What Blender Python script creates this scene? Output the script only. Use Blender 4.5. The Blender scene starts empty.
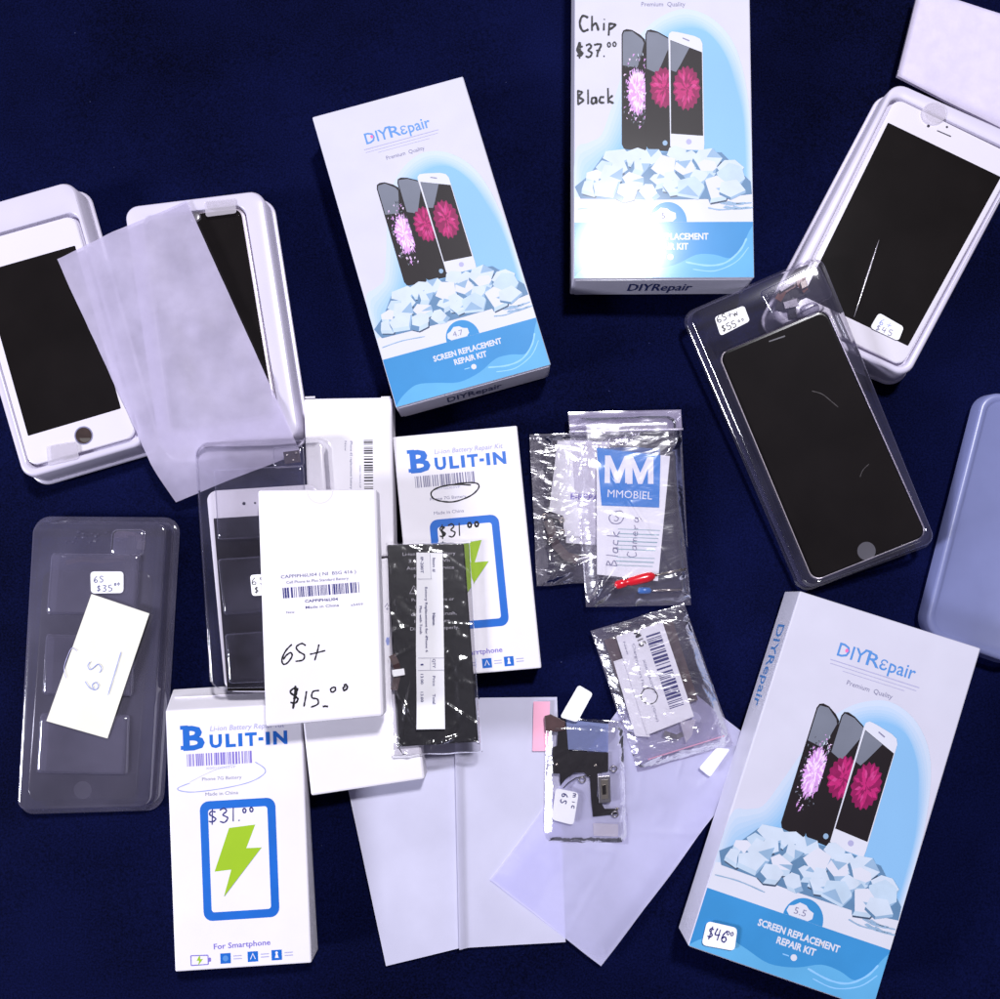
import bpy, bmesh, math, random
from mathutils import Vector, noise
R = random.Random(7)
scene = bpy.context.scene
col = scene.collection

# ---------------------------------------------------------------- camera model
F, PITCH, DIST = 933.0, math.radians(6), 0.56
CAM = Vector((0, -DIST*math.sin(PITCH), DIST*math.cos(PITCH)))
def ray(px, py):
    x, y = (px-500)/F, -(py-499.5)/F
    s, c = math.sin(PITCH), math.cos(PITCH)
    return Vector((x, y*c + s, y*s - c))
def G(px, py, z=0.0):
    d = ray(px, py)
    return CAM + d*((z-CAM.z)/d.z)

# ---------------------------------------------------------------- materials
M = {}
def srgb(r, g, b):
    f = lambda c: c/12.92 if c <= .04045 else ((c+.055)/1.055)**2.4
    return (f(r/255), f(g/255), f(b/255), 1)
def nodes(name):
    m = bpy.data.materials.new(name); m.use_nodes = True
    nt = m.node_tree; nt.nodes.clear()
    out = nt.nodes.new('ShaderNodeOutputMaterial')
    return m, nt, out
def add_bump(nt, target, scale, strength, dist=.0004, detail=4, distort=0, stretch=None):
    tc = nt.nodes.new('ShaderNodeTexCoord'); n = nt.nodes.new('ShaderNodeTexNoise')
    n.inputs['Scale'].default_value = scale; n.inputs['Detail'].default_value = detail
    n.inputs['Distortion'].default_value = distort
    if stretch:
        mp = nt.nodes.new('ShaderNodeMapping'); mp.inputs['Scale'].default_value = stretch[:3]
        mp.inputs['Rotation'].default_value[2] = stretch[3]
        nt.links.new(tc.outputs['Object'], mp.inputs['Vector']); nt.links.new(mp.outputs[0], n.inputs['Vector'])
    else: nt.links.new(tc.outputs['Object'], n.inputs['Vector'])
    b = nt.nodes.new('ShaderNodeBump'); b.inputs['Strength'].default_value = strength; b.inputs['Distance'].default_value = dist
    nt.links.new(n.outputs['Fac'], b.inputs['Height'])
    for t in (target if isinstance(target, list) else [target]): nt.links.new(b.outputs[0], t)
    return b
def mat(name, rgb, rough=.5, spec=.5, metal=0, var=.05, vscale=40, bump=0, bscale=600, coat=0, crough=.1, bdist=.0003):
    m, nt, out = nodes(name)
    p = nt.nodes.new('ShaderNodeBsdfPrincipled'); nt.links.new(p.outputs[0], out.inputs[0])
    c = srgb(*rgb) if max(rgb) > 1 else (*rgb, 1)
    p.inputs['Roughness'].default_value = rough; p.inputs['Specular IOR Level'].default_value = spec
    p.inputs['Metallic'].default_value = metal
    p.inputs['Coat Weight'].default_value = coat; p.inputs['Coat Roughness'].default_value = crough
    if var:
        tc = nt.nodes.new('ShaderNodeTexCoord'); n = nt.nodes.new('ShaderNodeTexNoise')
        n.inputs['Scale'].default_value = vscale; n.inputs['Detail'].default_value = 5
        nt.links.new(tc.outputs['Object'], n.inputs['Vector'])
        r = nt.nodes.new('ShaderNodeValToRGB')
        r.color_ramp.elements[0].position = .3; r.color_ramp.elements[1].position = .7
        r.color_ramp.elements[0].color = (*[x*(1-var) for x in c[:3]], 1)
        r.color_ramp.elements[1].color = (*[min(1, x*(1+var)) for x in c[:3]], 1)
        nt.links.new(n.outputs['Fac'], r.inputs[0]); nt.links.new(r.outputs[0], p.inputs['Base Color'])
    else: p.inputs['Base Color'].default_value = c
    if bump: add_bump(nt, p.inputs['Normal'], bscale, bump, bdist)
    M[name] = m; return m
def film(name, tint, gloss, rough, milk, milkrgb, bump=0, bscale=60, stretch=None, blend=.25, distort=0, bdist=.0015, translucent=.0, mvar=0, edge=0, mscale=22):
    """thin clear sheet: transparent + mirror-like gloss at grazing + a little milky diffuse"""
    m, nt, out = nodes(name)
    N, L = nt.nodes.new, nt.links.new
    tr = N('ShaderNodeBsdfTransparent'); tr.inputs[0].default_value = (*tint, 1)
    gl = N('ShaderNodeBsdfGlossy'); gl.inputs['Roughness'].default_value = rough; gl.inputs[0].default_value = (1, 1, 1, 1)
    df = N('ShaderNodeBsdfDiffuse'); df.inputs[0].default_value = srgb(*milkrgb)
    ts = N('ShaderNodeBsdfTranslucent'); ts.inputs[0].default_value = srgb(*milkrgb)
    dm = N('ShaderNodeMixShader'); dm.inputs[0].default_value = translucent
    L(df.outputs[0], dm.inputs[1]); L(ts.outputs[0], dm.inputs[2])
    a = N('ShaderNodeMixShader'); a.inputs[0].default_value = milk
    L(tr.outputs[0], a.inputs[1]); L(dm.outputs[0], a.inputs[2])
    if mvar:
        tc = N('ShaderNodeTexCoord'); n = N('ShaderNodeTexNoise'); n.inputs['Scale'].default_value = mscale; n.inputs['Detail'].default_value = 8
        L(tc.outputs['Object'], n.inputs['Vector'])
        mr = N('ShaderNodeMapRange'); mr.inputs[1].default_value = .3; mr.inputs[2].default_value = .7
        mr.inputs[3].default_value = milk-mvar; mr.inputs[4].default_value = milk+mvar
        L(n.outputs['Fac'], mr.inputs[0]); L(mr.outputs[0], a.inputs[0])
    lw = N('ShaderNodeLayerWeight'); lw.inputs[0].default_value = blend
    if edge:
        pw = N('ShaderNodeMath'); pw.operation = 'POWER'; pw.inputs[1].default_value = 2.0; L(lw.outputs['Facing'], pw.inputs[0])
        me_ = N('ShaderNodeMath'); me_.operation = 'MULTIPLY_ADD'; me_.inputs[1].default_value = edge; me_.use_clamp = True; L(pw.outputs[0], me_.inputs[0])
        if mvar: L(mr.outputs[0], me_.inputs[2])
        else: me_.inputs[2].default_value = milk
        L(me_.outputs[0], a.inputs[0])
    ml = N('ShaderNodeMath'); ml.operation = 'MULTIPLY_ADD'; ml.inputs[1].default_value = gloss; ml.inputs[2].default_value = gloss*.10
    ml.use_clamp = True
    L(lw.outputs['Fresnel'], ml.inputs[0])
    b = N('ShaderNodeMixShader'); L(ml.outputs[0], b.inputs[0]); L(a.outputs[0], b.inputs[1]); L(gl.outputs[0], b.inputs[2])
    L(b.outputs[0], out.inputs[0])
    if bump: add_bump(nt, [gl.inputs['Normal'], lw.inputs['Normal']], bscale, bump, bdist, 3, distort, stretch)
    M[name] = m; return m

mat('paper_white', (232, 230, 236), .55, .35, var=.02, bump=.15, bscale=500)
mat('carton_gloss', (199, 197, 213), .5, .2, var=.03, bump=.06, bscale=50, coat=.18, crough=.12, bdist=.0008)
mat('carton_matte', (226, 222, 231), .5, .4, var=.025, bump=.12, bscale=300)
mat('notch_shade', (206, 202, 220), .6, .3, var=.02)
mat('slip_cream', (224, 222, 210), .7, .2, var=.03, bump=.2, bscale=200)
mat('sticker_white', (238, 237, 242), .45, .4, var=.02, bump=.1)
mat('ink_black', (14, 12, 16), .5, .3, var=0)
mat('ink_navy', (44, 44, 110), .5, .3, var=0)
mat('ink_grey', (124, 122, 152), .5, .3, var=0)
mat('ink_faint', (166, 164, 200), .5, .3, var=0)
mat('ink_violet', (120, 105, 190), .5, .3, var=0)
mat('ink_pen', (140, 150, 205), .5, .3, var=0)
mat('ink_brandblue', (20, 98, 190), .42, .4, var=.06, vscale=80)
mat('ink_green', (150, 186, 30), .45, .4, var=.04)
mat('ink_logo', (84, 138, 204), .3, .5, var=0, coat=.25, crough=.2)
mat('ink_logodark', (38, 48, 104), .4, .5, var=0)
gk = dict(coat=.18, crough=.12, bump=.06, bscale=50, bdist=.0008)
mat('print_sky', (168, 204, 236), .5, .2, var=.04, vscale=14, **gk)
mat('print_skydeep', (138, 190, 234), .5, .2, var=.05, vscale=14, **gk)
mat('print_band', (56, 134, 192), .5, .2, var=.07, vscale=30, **gk)
mat('print_wave', (92, 164, 210), .5, .2, var=.06, vscale=40, **gk)
mat('print_black', (30, 24, 28), .5, .2, var=.1, **gk)
mat('print_grey', (112, 116, 130), .5, .2, var=.08, **gk)
mat('print_greydark', (72, 74, 84), .5, .2, var=.08, **gk)
mat('print_white', (206, 207, 219), .5, .2, var=.02, **gk)
mat('print_pink', (178, 38, 108), .5, .2, var=.15, vscale=300, **gk)
mat('print_pinkdark', (132, 24, 80), .5, .2, var=.15, vscale=300, **gk)
mat('print_pinkmid', (190, 62, 128), .5, .2, var=.15, vscale=300, **gk)
mat('print_pinklight', (232, 110, 172), .5, .2, var=.1, vscale=300, **gk)
mat('print_lilac', (204, 150, 214), .5, .2, var=.1, vscale=300, **gk)
mat('print_lilaclight', (232, 206, 240), .5, .2, var=.05, **gk)
mat('print_stone', (194, 205, 220), .5, .2, var=.05, vscale=120, **gk)
mat('print_stonelow', (180, 198, 216), .5, .2, var=.06, vscale=120, **gk)
mat('print_stonemid', (140, 168, 196), .5, .2, var=.06, vscale=120, **gk)
mat('print_stoneshade', (92, 126, 160), .5, .2, var=.08, vscale=120, **gk)
mat('print_stonedark', (62, 76, 98), .5, .2, var=.08, **gk)
mat('label_blue', (10, 118, 200), .45, .4, var=.06)
mat('label_bluedark', (8, 62, 128), .45, .4, var=.06)
mat('ink_lines', (150, 178, 186), .5, .3, var=0)
mat('tray_white', (204, 198, 218), .3, .5, var=.02, bump=.08, bscale=60, bdist=.0006)
mat('bezel_white', (218, 213, 225), .18, .5, var=.01, coat=.4, crough=.05)
mat('frame_silver', (206, 196, 208), .3, .5, metal=.5, var=.03)
mat('glass_black', (23, 20, 20), .13, .5, var=.16, vscale=26, bump=.03, bscale=24, bdist=.001)
mat('glass_scratch', (66, 61, 64), .4, .3, var=.2, vscale=300)
mat('bezel_black', (12, 11, 13), .16, .5, var=.1)
mat('hole_brown', (58, 46, 44), .3, .5, var=.3, vscale=200)
mat('dot_dark', (40, 36, 50), .3, .5, var=0)
mat('button_grey', (74, 72, 80), .35, .5, var=.1)
mat('chrome', (190, 180, 170), .25, .5, metal=.9, var=.1)
mat('copper_flex', (150, 96, 74), .35, .5, var=.3, vscale=160, bump=.3, bscale=200)
mat('flex_black', (22, 18, 20), .35, .5, var=.3, vscale=120, bump=.3, bscale=180)
mat('metal_part', (150, 146, 152), .3, .5, metal=.8, var=.2, vscale=200)
mat('battery_black', (13, 11, 14), .4, .5, var=.2, vscale=30, bump=.2, bscale=70, bdist=.001)
mat('battery_text', (190, 186, 196), .5, .3, var=0)
mat('plastic_red', (206, 28, 44), .25, .5, var=.05, coat=.3)
mat('plastic_blue', (40, 110, 190), .25, .5, var=.05, coat=.3)
mat('pink_tab', (236, 170, 196), .5, .3, var=.05)
mat('cable_brown', (70, 50, 52), .4, .5, var=.3, vscale=150)

film('blister_clear', (.92, .91, .95), 1.0, .07, .13, (176, 170, 206), blend=.36, edge=.5, mvar=.035)
film('blister_mid', (.99, .985, .995), .75, .07, .025, (200, 195, 240), blend=.24, edge=.5, mvar=.02)
film('blister_faint', (.95, .94, .97), .9, .07, .03, (190, 184, 230), blend=.36, edge=.4, mvar=.015)
film('bag_clear', (.96, .95, .98), 1.0, .17, .045, (215, 206, 236), bump=.2, bscale=26, distort=1.4, blend=.3, bdist=.003, mvar=.02, edge=.7, stretch=(1, 2.2, 1, .5))
film('bag_crinkled', (.93, .92, .95), 1.1, .16, .06, (205, 196, 222), bump=.34, bscale=34, distort=1.8, blend=.32, bdist=.004, mvar=.04, edge=.9, stretch=(1, 1.8, 1, .9))
film('pouch_clear', (.985, .98, .99), .9, .15, .006, (215, 208, 235), bump=.22, bscale=30, distort=1.6, blend=.3, bdist=.004, edge=.4, stretch=(2.4, 1, 1, .3))
film('zip_band', (.85, .84, .92), .8, .12, .34, (196, 184, 222), bump=.2, bscale=40, blend=.35)
film('bag_ridge', (.8, .8, .9), .8, .2, .6, (226, 218, 240))
film('tab_clear', (.95, .94, .98), .8, .12, .42, (235, 228, 240), blend=.35)
film('tissue_foam', (.96, .95, .99), .12, .5, .84, (196, 188, 216), bump=.8, bscale=90, translucent=.25, mvar=.13, mscale=48, bdist=.0008)
film('foam_pouch', (.95, .94, .99), .3, .35, .62, (226, 224, 255), bump=.35, bscale=70, translucent=.3, mvar=.08, bdist=.001)
film('foam_sheet', (.95, .94, .99), .18, .4, .88, (232, 230, 255), bump=.4, bscale=110, translucent=.25, mvar=.06, bdist=.0008)
film('frosted_tray', (.84, .86, .97), .5, .35, .62, (172, 180, 242), bump=.15, bscale=60, translucent=.3, mvar=.06)
film('frosted_blue', (.7, .74, .9), .5, .25, .4, (160, 170, 215))

# ---------------------------------------------------------------- geometry helpers
class Surf:
    """a quadrilateral face: px corners TL TR BR BL seen in the photo, with heights, or world corners"""
    def __init__(s, px=None, z=0.0, world=None):
        if world: s.c = [Vector(w) for w in world]
        else:
            zs = z if isinstance(z, (list, tuple)) else [z]*4
            s.c = [G(p[0], p[1], h) for p, h in zip(px, zs)]
        TL, TR, BR, BL = s.c
        s.n = ((BL-TL).cross(TR-TL) + (BR-TR).cross(BL-BR)*0).normalized()
        if s.n.z < -1e-6: s.n = -s.n
        s.W = ((TR-TL).length + (BR-BL).length)/2; s.H = ((BL-TL).length + (BR-TR).length)/2
    def at(s, u, v, h=0.0):
        TL, TR, BR, BL = s.c
        return TL*(1-u)*(1-v) + TR*u*(1-v) + BR*u*v + BL*(1-u)*v + s.n*h
    def uv(s, p):
        u = v = .5
        TL, TR, BR, BL = s.c
        for _ in range(8):
            q = s.at(u, v); du = (TR-TL)*(1-v) + (BR-BL)*v; dv = (BL-TL)*(1-u) + (BR-TR)*u
            ex, ey = p.x-q.x, p.y-q.y
            det = du.x*dv.y - du.y*dv.x
            u += (ex*dv.y - ey*dv.x)/det; v += (du.x*ey - du.y*ex)/det
        return u, v
    def px(s, x, y, h=0.0):
        z = sum(c.z for c in s.c)/4
        for _ in range(5):
            u, v = s.uv(G(x, y, z)); z = s.at(u, v, h).z
        return G(x, y, z)
    def shifted(s, h):
        return Surf(world=[c + s.n*h for c in s.c])
    def mid(s): return s.at(.5, .5)

class MB:
    def __init__(s): s.v, s.f, s.mi, s.mats = [], [], [], []
    def _m(s, m):
        if m not in s.mats: s.mats.append(m)
        return s.mats.index(m)
    def add(s, vs, fs, m):
        k = len(s.v); s.v += [Vector(v) for v in vs]; i = s._m(m)
        for f in fs: s.f.append([k+a for a in f]); s.mi.append(i)
    def poly(s, pts, m): s.add(pts, [list(range(len(pts)))], m)
    def grid(s, fn, nu, nv, m):
        vs = [fn(i/nu, j/nv) for j in range(nv+1) for i in range(nu+1)]
        fs = [[j*(nu+1)+i, j*(nu+1)+i+1, (j+1)*(nu+1)+i+1, (j+1)*(nu+1)+i] for j in range(nv) for i in range(nu)]
        s.add(vs, fs, m)
    def loft(s, rings, m, cap0=False, cap1=False):
        n = len(rings[0]); vs = [p for r in rings for p in r]; fs = []
        for k in range(len(rings)-1):
            for i in range(n):
                j = (i+1) % n
                fs.append([k*n+i, k*n+j, (k+1)*n+j, (k+1)*n+i])
        if cap0: fs.append(list(range(n))[::-1])
        if cap1: fs.append([(len(rings)-1)*n+i for i in range(n)])
        s.add(vs, fs, m)
    def tube(s, pts, r, m, n=8, closed=False):
        pts = [Vector(p) for p in pts]; rings = []
        for i, p in enumerate(pts):
            a = pts[i-1] if (i > 0 or closed) else p
            b = pts[(i+1) % len(pts)] if (i < len(pts)-1 or closed) else p
            t = (b-a).normalized(); up = Vector((0, 0, 1)) if abs(t.z) < .9 else Vector((1, 0, 0))
            x = t.cross(up).normalized(); y = x.cross(t)
            rr_ = r[i] if isinstance(r, (list, tuple)) else r
            rings.append([p + x*rr_*math.cos(6.2832*k/n) + y*rr_*math.sin(6.2832*k/n) for k in range(n)])
        if closed: rings.append(rings[0])
        s.loft(rings, m, not closed, not closed)
    def box8(s, top, bot, m):
        s.add(list(top)+list(bot), [[0, 3, 2, 1], [4, 5, 6, 7], [0, 1, 5, 4], [1, 2, 6, 5], [2, 3, 7, 6], [3, 0, 4, 7]], m)

def wloc(o):
    v = Vector((0, 0, 0))
    while o: v += o.location; o = o.parent
    return v
def obj(name, mb, parent=None, smooth=False, bevel=0, origin=None, recalc=True):
    base = wloc(parent) if parent else Vector((0, 0, 0))
    org = origin if origin is not None else (Vector((0, 0, 0)) if parent else sum(mb.v, Vector())/len(mb.v))
    if not parent and origin is None: org.z = min(v.z for v in mb.v)
    me = bpy.data.meshes.new(name)
    me.from_pydata([v-base-(org if not parent else Vector()) for v in mb.v], [], mb.f)
    for m in mb.mats: me.materials.append(M[m])
    me.polygons.foreach_set('material_index', mb.mi)
    if bevel or recalc:
        bm = bmesh.new(); bm.from_mesh(me)
        if recalc: bmesh.ops.recalc_face_normals(bm, faces=bm.faces)
        if bevel: bmesh.ops.bevel(bm, geom=list(bm.edges), offset=bevel, segments=2, affect='EDGES', profile=.5)
        bm.to_mesh(me); bm.free()
    if smooth:
        me.polygons.foreach_set('use_smooth', [True]*len(me.polygons))
        if name in ('tray_shell', 'bezel', 'packet', 'foam_pad'): me.set_sharp_from_angle(angle=math.radians(38))
    me.update()
    o = bpy.data.objects.new(name, me); col.objects.link(o)
    if parent: o.parent = parent
    else: o.location = org
    return o
def tag(o, label, cat, group=None):
    o['label'] = label; o['category'] = cat
    if group: o['group'] = group
    return o
def thing(name, label, cat, surf, zbase=None, group=None):
    o = bpy.data.objects.new(name, None); col.objects.link(o)
    p = surf.mid() if isinstance(surf, Surf) else Vector(surf)
    o.location = (p.x, p.y, p.z if zbase is None else zbase)
    o.empty_display_size = .01
    return tag(o, label, cat, group)

def rr(surf, inset=0.0, r=.003, h=0.0, n=5):
    """rounded rectangle ring on a face, inset in metres, lifted h"""
    W, H = surf.W, surf.H; hw, hh = W/2-inset, H/2-inset; r = max(min(r, hw, hh), 1e-5); pts = []
    for cx, cy, a0 in ((hw-r, hh-r, 0), (-hw+r, hh-r, 90), (-hw+r, -hh+r, 180), (hw-r, -hh+r, 270)):
        for k in range(n+1):
            a = math.radians(a0 + 90*k/n)
            pts.append(surf.at(.5 + (cx+r*math.cos(a))/W, .5 - (cy+r*math.sin(a))/H, h))
    return pts

# ---------------------------------------------------------------- printing
TXT = {}
def textmesh(st, bold=0, shear=0):
    k = (st, bold, shear)
    if k in TXT: return TXT[k]
    c = bpy.data.curves.new('t', 'FONT'); c.body = st; c.resolution_u = 2; c.offset = bold; c.shear = shear
    o = bpy.data.objects.new('t', c); col.objects.link(o)
    dg = bpy.context.evaluated_depsgraph_get(); ev = o.evaluated_get(dg); me = ev.to_mesh()
    vs = [(v.co.x, v.co.y) for v in me.vertices]; fs = [list(p.vertices) for p in me.polygons]
    ev.to_mesh_clear(); bpy.data.objects.remove(o); bpy.data.curves.remove(c)
    TXT[k] = (vs, fs); return TXT[k]
EPS, STEP = .00006, .000012
class Print:
    """flat ink on a face; coordinates are photo pixels (uvsize None) or a W x H template"""
    def __init__(s, surf, uvsize=None):
        s.s, s.uvs, s.mb, s.k = surf, uvsize, MB(), 0
    def p(s, x, y, layer=0):
        h = EPS + layer*STEP
        if s.uvs: return s.s.at(x/s.uvs[0], y/s.uvs[1], h)
        return s.s.px(x, y, h)
    def poly(s, pts, m, layer=0): s.mb.poly([s.p(x, y, layer) for x, y in pts], m)
    def disc(s, cx, cy, rx, ry, m, layer=0, n=24, a0=0, a1=360, rot=0, jit=0):
        c, t = math.cos(rot), math.sin(rot); pts = []
        for k in range(n + (0 if a1-a0 == 360 else 1)):
            a = math.radians(a0 + (a1-a0)*k/n); q = 1+R.uniform(-jit, jit)
            x, y = rx*q*math.cos(a), ry*q*math.sin(a); pts.append((cx+x*c-y*t, cy+x*t+y*c))
        s.poly(pts, m, layer)
    def stroke(s, pts, w, m, layer=0, closed=False, smooth=True):
        if smooth and len(pts) > 2:
            P = ([pts[-1]] + pts + [pts[0], pts[1]]) if closed else ([pts[0]] + pts + [pts[-1]])
            q = []
            for i in range(1, len(P)-2):
                for k in range(5):
                    t = k/5; a, b, c, d = P[i-1], P[i], P[i+1], P[i+2]
                    q.append(tuple(.5*(2*b[j] + (c[j]-a[j])*t + (2*a[j]-5*b[j]+4*c[j]-d[j])*t*t + (3*b[j]-a[j]-3*c[j]+d[j])*t**3) for j in (0, 1)))
            q.append(P[-2]); pts = q
        n = len(pts); L, Rr = [], []
        s.k += 1; off = layer + .12*(s.k % 5)
        for i in range(n):
            a, b = pts[max(0, i-1)], pts[min(n-1, i+1)]
            dx, dy = b[0]-a[0], b[1]-a[1]; l = math.hypot(dx, dy) or 1
            ww = w*(.5 + .08*math.sin(i*1.7)) * (.75 if i in (0, n-1) else 1)
            L.append(s.p(pts[i][0]+dy/l*ww, pts[i][1]-dx/l*ww, off)); Rr.append(s.p(pts[i][0]-dy/l*ww, pts[i][1]+dx/l*ww, off))
        s.mb.add(L+Rr, [[i, i+1, n+i+1, n+i] for i in range(n-1)], m)
    def text(s, st, A, B, h, m, bold=.0, layer=0, shear=0):
        vs, fs = textmesh(st, bold, shear)
        x0 = min(v[0] for v in vs); x1 = max(v[0] for v in vs)
        dx, dy = B[0]-A[0], B[1]-A[1]; l = math.hypot(dx, dy); sx = l/(x1-x0); sy = h/.73
        ex, ey = dx/l, dy/l; ux, uy = ey, -ex
        s.mb.add([s.p(A[0]+ex*(x-x0)*sx+ux*y*sy, A[1]+ey*(x-x0)*sx+uy*y*sy, layer) for x, y in vs], fs, m)
    def barcode(s, A, B, h, m, seed=1, layer=0, n=34):
        """bars from A to B (top-left to top-right), h along the downward normal"""
        r = random.Random(seed); t = [0]
        while len(t) < 2*n: t.append(t[-1] + r.choice((1, 1, 1, 2, 2, 3)))
        T = t[-1]; dx, dy = B[0]-A[0], B[1]-A[1]; l = math.hypot(dx, dy); nx, ny = -dy/l*h, dx/l*h
        for i in range(0, 2*n-1, 2):
            a, b = t[i]/T, t[i+1]/T
            s.poly([(A[0]+dx*a, A[1]+dy*a), (A[0]+dx*b, A[1]+dy*b), (A[0]+dx*b+nx, A[1]+dy*b+ny), (A[0]+dx*a+nx, A[1]+dy*a+ny)], m, layer)
    def hand(s, st, A, B, h, w, m, layer=0):
        """handwriting: single-stroke glyphs spread from A to B, height h"""
        dx, dy = B[0]-A[0], B[1]-A[1]; l = math.hypot(dx, dy); ex, ey = dx/l, dy/l; ux, uy = ey, -ex
        adv = [GW.get(c, .6) for c in st]; tot = sum(adv); k = l/tot; x = 0
        for c, a in zip(st, adv):
            for g in GLY.get(c, []):
                s.stroke([(A[0]+ex*(x+gx*min(k, h*1.3))+ux*(gy*h), A[1]+ey*(x+gx*min(k, h*1.3))+uy*(gy*h)) for gx, gy in g], w, m, layer)
            x += a*k
    def done(s, name, parent): return obj(name, s.mb, parent, recalc=False)
GW = {'1': .35, '.': .3, 'l': .3, ' ': .4, 'i': .3, 'B': .7, '4': .7, '+': .75}
GLY = {
 '0': [[(.28, .95), (.05, .6), (.1, .1), (.35, .05), (.5, .5), (.28, .95)]],
 '1': [[(.2, 1), (.12, 0)]],
 '2': [[(.05, .75), (.25, 1), (.45, .75), (.05, .02), (.5, .05)]],
 '3': [[(.05, .9), (.3, 1), (.42, .78), (.2, .55), (.45, .3), (.25, 0), (.0, .1)]],
 '4': [[(.15, 1), (.05, .45), (.5, .5)], [(.42, .95), (.36, 0)]],
 '5': [[(.45, 1), (.1, .95), (.08, .6), (.4, .5), (.42, .15), (.2, 0), (.0, .08)]],
 '6': [[(.4, 1), (.1, .6), (.05, .15), (.3, 0), (.45, .25), (.25, .45), (.06, .25)]],
 '7': [[(.02, .92), (.28, .98), (.52, .9), (.3, .45), (.2, 0)], [(.15, .5), (.45, .52)]],
 'S': [[(.5, .9), (.25, 1), (.08, .78), (.25, .55), (.45, .3), (.25, 0), (.0, .1)]],
 '$': [[(.42, .8), (.2, .88), (.08, .68), (.25, .5), (.4, .3), (.2, .12), (.0, .2)], [(.27, 1.05), (.17, -.08)]],
 '.': [[(.05, .02), (.13, .05)]], '-': [[(.05, .1), (.4, .02)]],
 '+': [[(.05, .42), (.6, .52)], [(.36, .85), (.28, .1)]],
 'B': [[(.1, 1), (.08, 0)], [(.05, .98), (.4, .85), (.12, .55), (.48, .3), (.05, .0)]],
 'l': [[(.15, 1.05), (.12, 0)]],
 'a': [[(.4, .45), (.12, .4), (.1, .05), (.35, .1), (.42, .45), (.45, 0)]],
 'c': [[(.42, .45), (.15, .45), (.08, .12), (.42, .05)]],
 'k': [[(.12, 1.1), (.1, 0)], [(.45, .55), (.12, .25), (.5, -.02)]],
 'm': [[(.05, 0), (.08, .45), (.25, .4), (.27, .05), (.3, .42), (.48, .38), (.5, 0)]],
 'e': [[(.08, .25), (.42, .3), (.28, .48), (.08, .25), (.2, .02), (.45, .1)]],
 'r': [[(.1, .45), (.12, 0)], [(.12, .3), (.4, .45)]],
 'C': [[(.5, .88), (.2, 1), (.05, .5), (.2, .0), (.5, .1)]],
 'h': [[(.1, 1), (.08, 0)], [(.08, .3), (.3, .48), (.42, 0)]],
 'i': [[(.12, .5), (.1, 0)], [(.14, .72), (.15, .76)]],
 'p': [[(.1, .5), (.05, -.35)], [(.1, .45), (.42, .35), (.1, .05)]],
 'w': [[(.02, .45), (.12, 0), (.25, .4), (.38, .0), (.52, .48)]],
}

def sticker(name, pxs, surf, parent, h=.0004, r=.0012, m='sticker_white', label=None):
    s = Surf(world=[surf.px(x, y, h) for x, y in pxs])
    mb = MB(); mb.loft([rr(s, 0, r, -.00015, 3), rr(s, 0, r, 0, 3)], m, True, True)
    o = obj(name, mb, parent)
    if label: o['label'] = label
    return o, s

def carton(name, label, cat, px, ztop, zbase, m, group=None, basepx=None, bevel=.0008):
    s = Surf(px, ztop)
    zb = zbase if isinstance(zbase, (list, tuple)) else [zbase]*4
    base = [Vector((c.x, c.y, z)) for c, z in zip(s.c, zb)]
    if basepx:
        for i, p in basepx.items(): base[i] = G(p[0], p[1], zb[i])
    t = thing(name, label, cat, s, min(zb), group)
    mb = MB(); mb.box8(s.c, base, m); obj('carton', mb, t, bevel=bevel)
    return t, s, base

# ---------------------------------------------------------------- the cloth
cl = MB()
def cloth_pt(u, v):
    x, y = (u-.5)*2.4, (v-.5)*2.4
    n = noise.noise(Vector((x*5+3, y*5, 0))) + .5*noise.noise(Vector((x*13, y*13+5, 2)))
    f = 0
    for px, py, ang, w, a in ((740, 650, 8, .010, .0022), (735, 615, -14, .012, .002), (60, 850, 20, .016, .002), (330, 880, 70, .012, .0015), (250, 90, 5, .02, .0015), (640, 340, -30, .02, .0012)):
        c = G(px, py); dx, dy = x-c.x, y-c.y; t = math.radians(ang)
        al, ac = dx*math.cos(t)+dy*math.sin(t), -dx*math.sin(t)+dy*math.cos(t)
        f += a*math.exp(-(ac/w)**2)*math.exp(-(al/.09)**2)
    return Vector((x, y, -.0050 + .0014*n + f*1.1))
m, nt, out = nodes('cloth_navy'); M['cloth_navy'] = m
p = nt.nodes.new('ShaderNodeBsdfPrincipled'); nt.links.new(p.outputs[0], out.inputs[0])
tc = nt.nodes.new('ShaderNodeTexCoord'); n1 = nt.nodes.new('ShaderNodeTexNoise'); n1.inputs['Scale'].default_value = 900; n1.inputs['Detail'].default_value = 3
n2 = nt.nodes.new('ShaderNodeTexNoise'); n2.inputs['Scale'].default_value = 5; n2.inputs['Detail'].default_value = 9; n2.inputs['Roughness'].default_value = .62
rp = nt.nodes.new('ShaderNodeValToRGB'); rp.color_ramp.elements[0].position = .36; rp.color_ramp.elements[1].position = .68
rp.color_ramp.elements[0].color = (.0005, .0008, .0060, 1); rp.color_ramp.elements[1].color = (.0038, .0062, .048, 1)
mxn = nt.nodes.new('ShaderNodeMath'); mxn.operation = 'MULTIPLY_ADD'; mxn.inputs[1].default_value = .55
ml = nt.nodes.new('ShaderNodeMath'); ml.operation = 'MULTIPLY'; ml.inputs[1].default_value = .45
L = nt.links.new
L(tc.outputs['Object'], n1.inputs['Vector']); L(tc.outputs['Object'], n2.inputs['Vector'])
L(n1.outputs['Fac'], ml.inputs[0]); L(n2.outputs['Fac'], mxn.inputs[0]); L(ml.outputs[0], mxn.inputs[2]); L(mxn.outputs[0], rp.inputs[0])
vo = nt.nodes.new('ShaderNodeTexVoronoi'); vo.inputs['Scale'].default_value = 34; L(tc.outputs['Object'], vo.inputs['Vector'])
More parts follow.
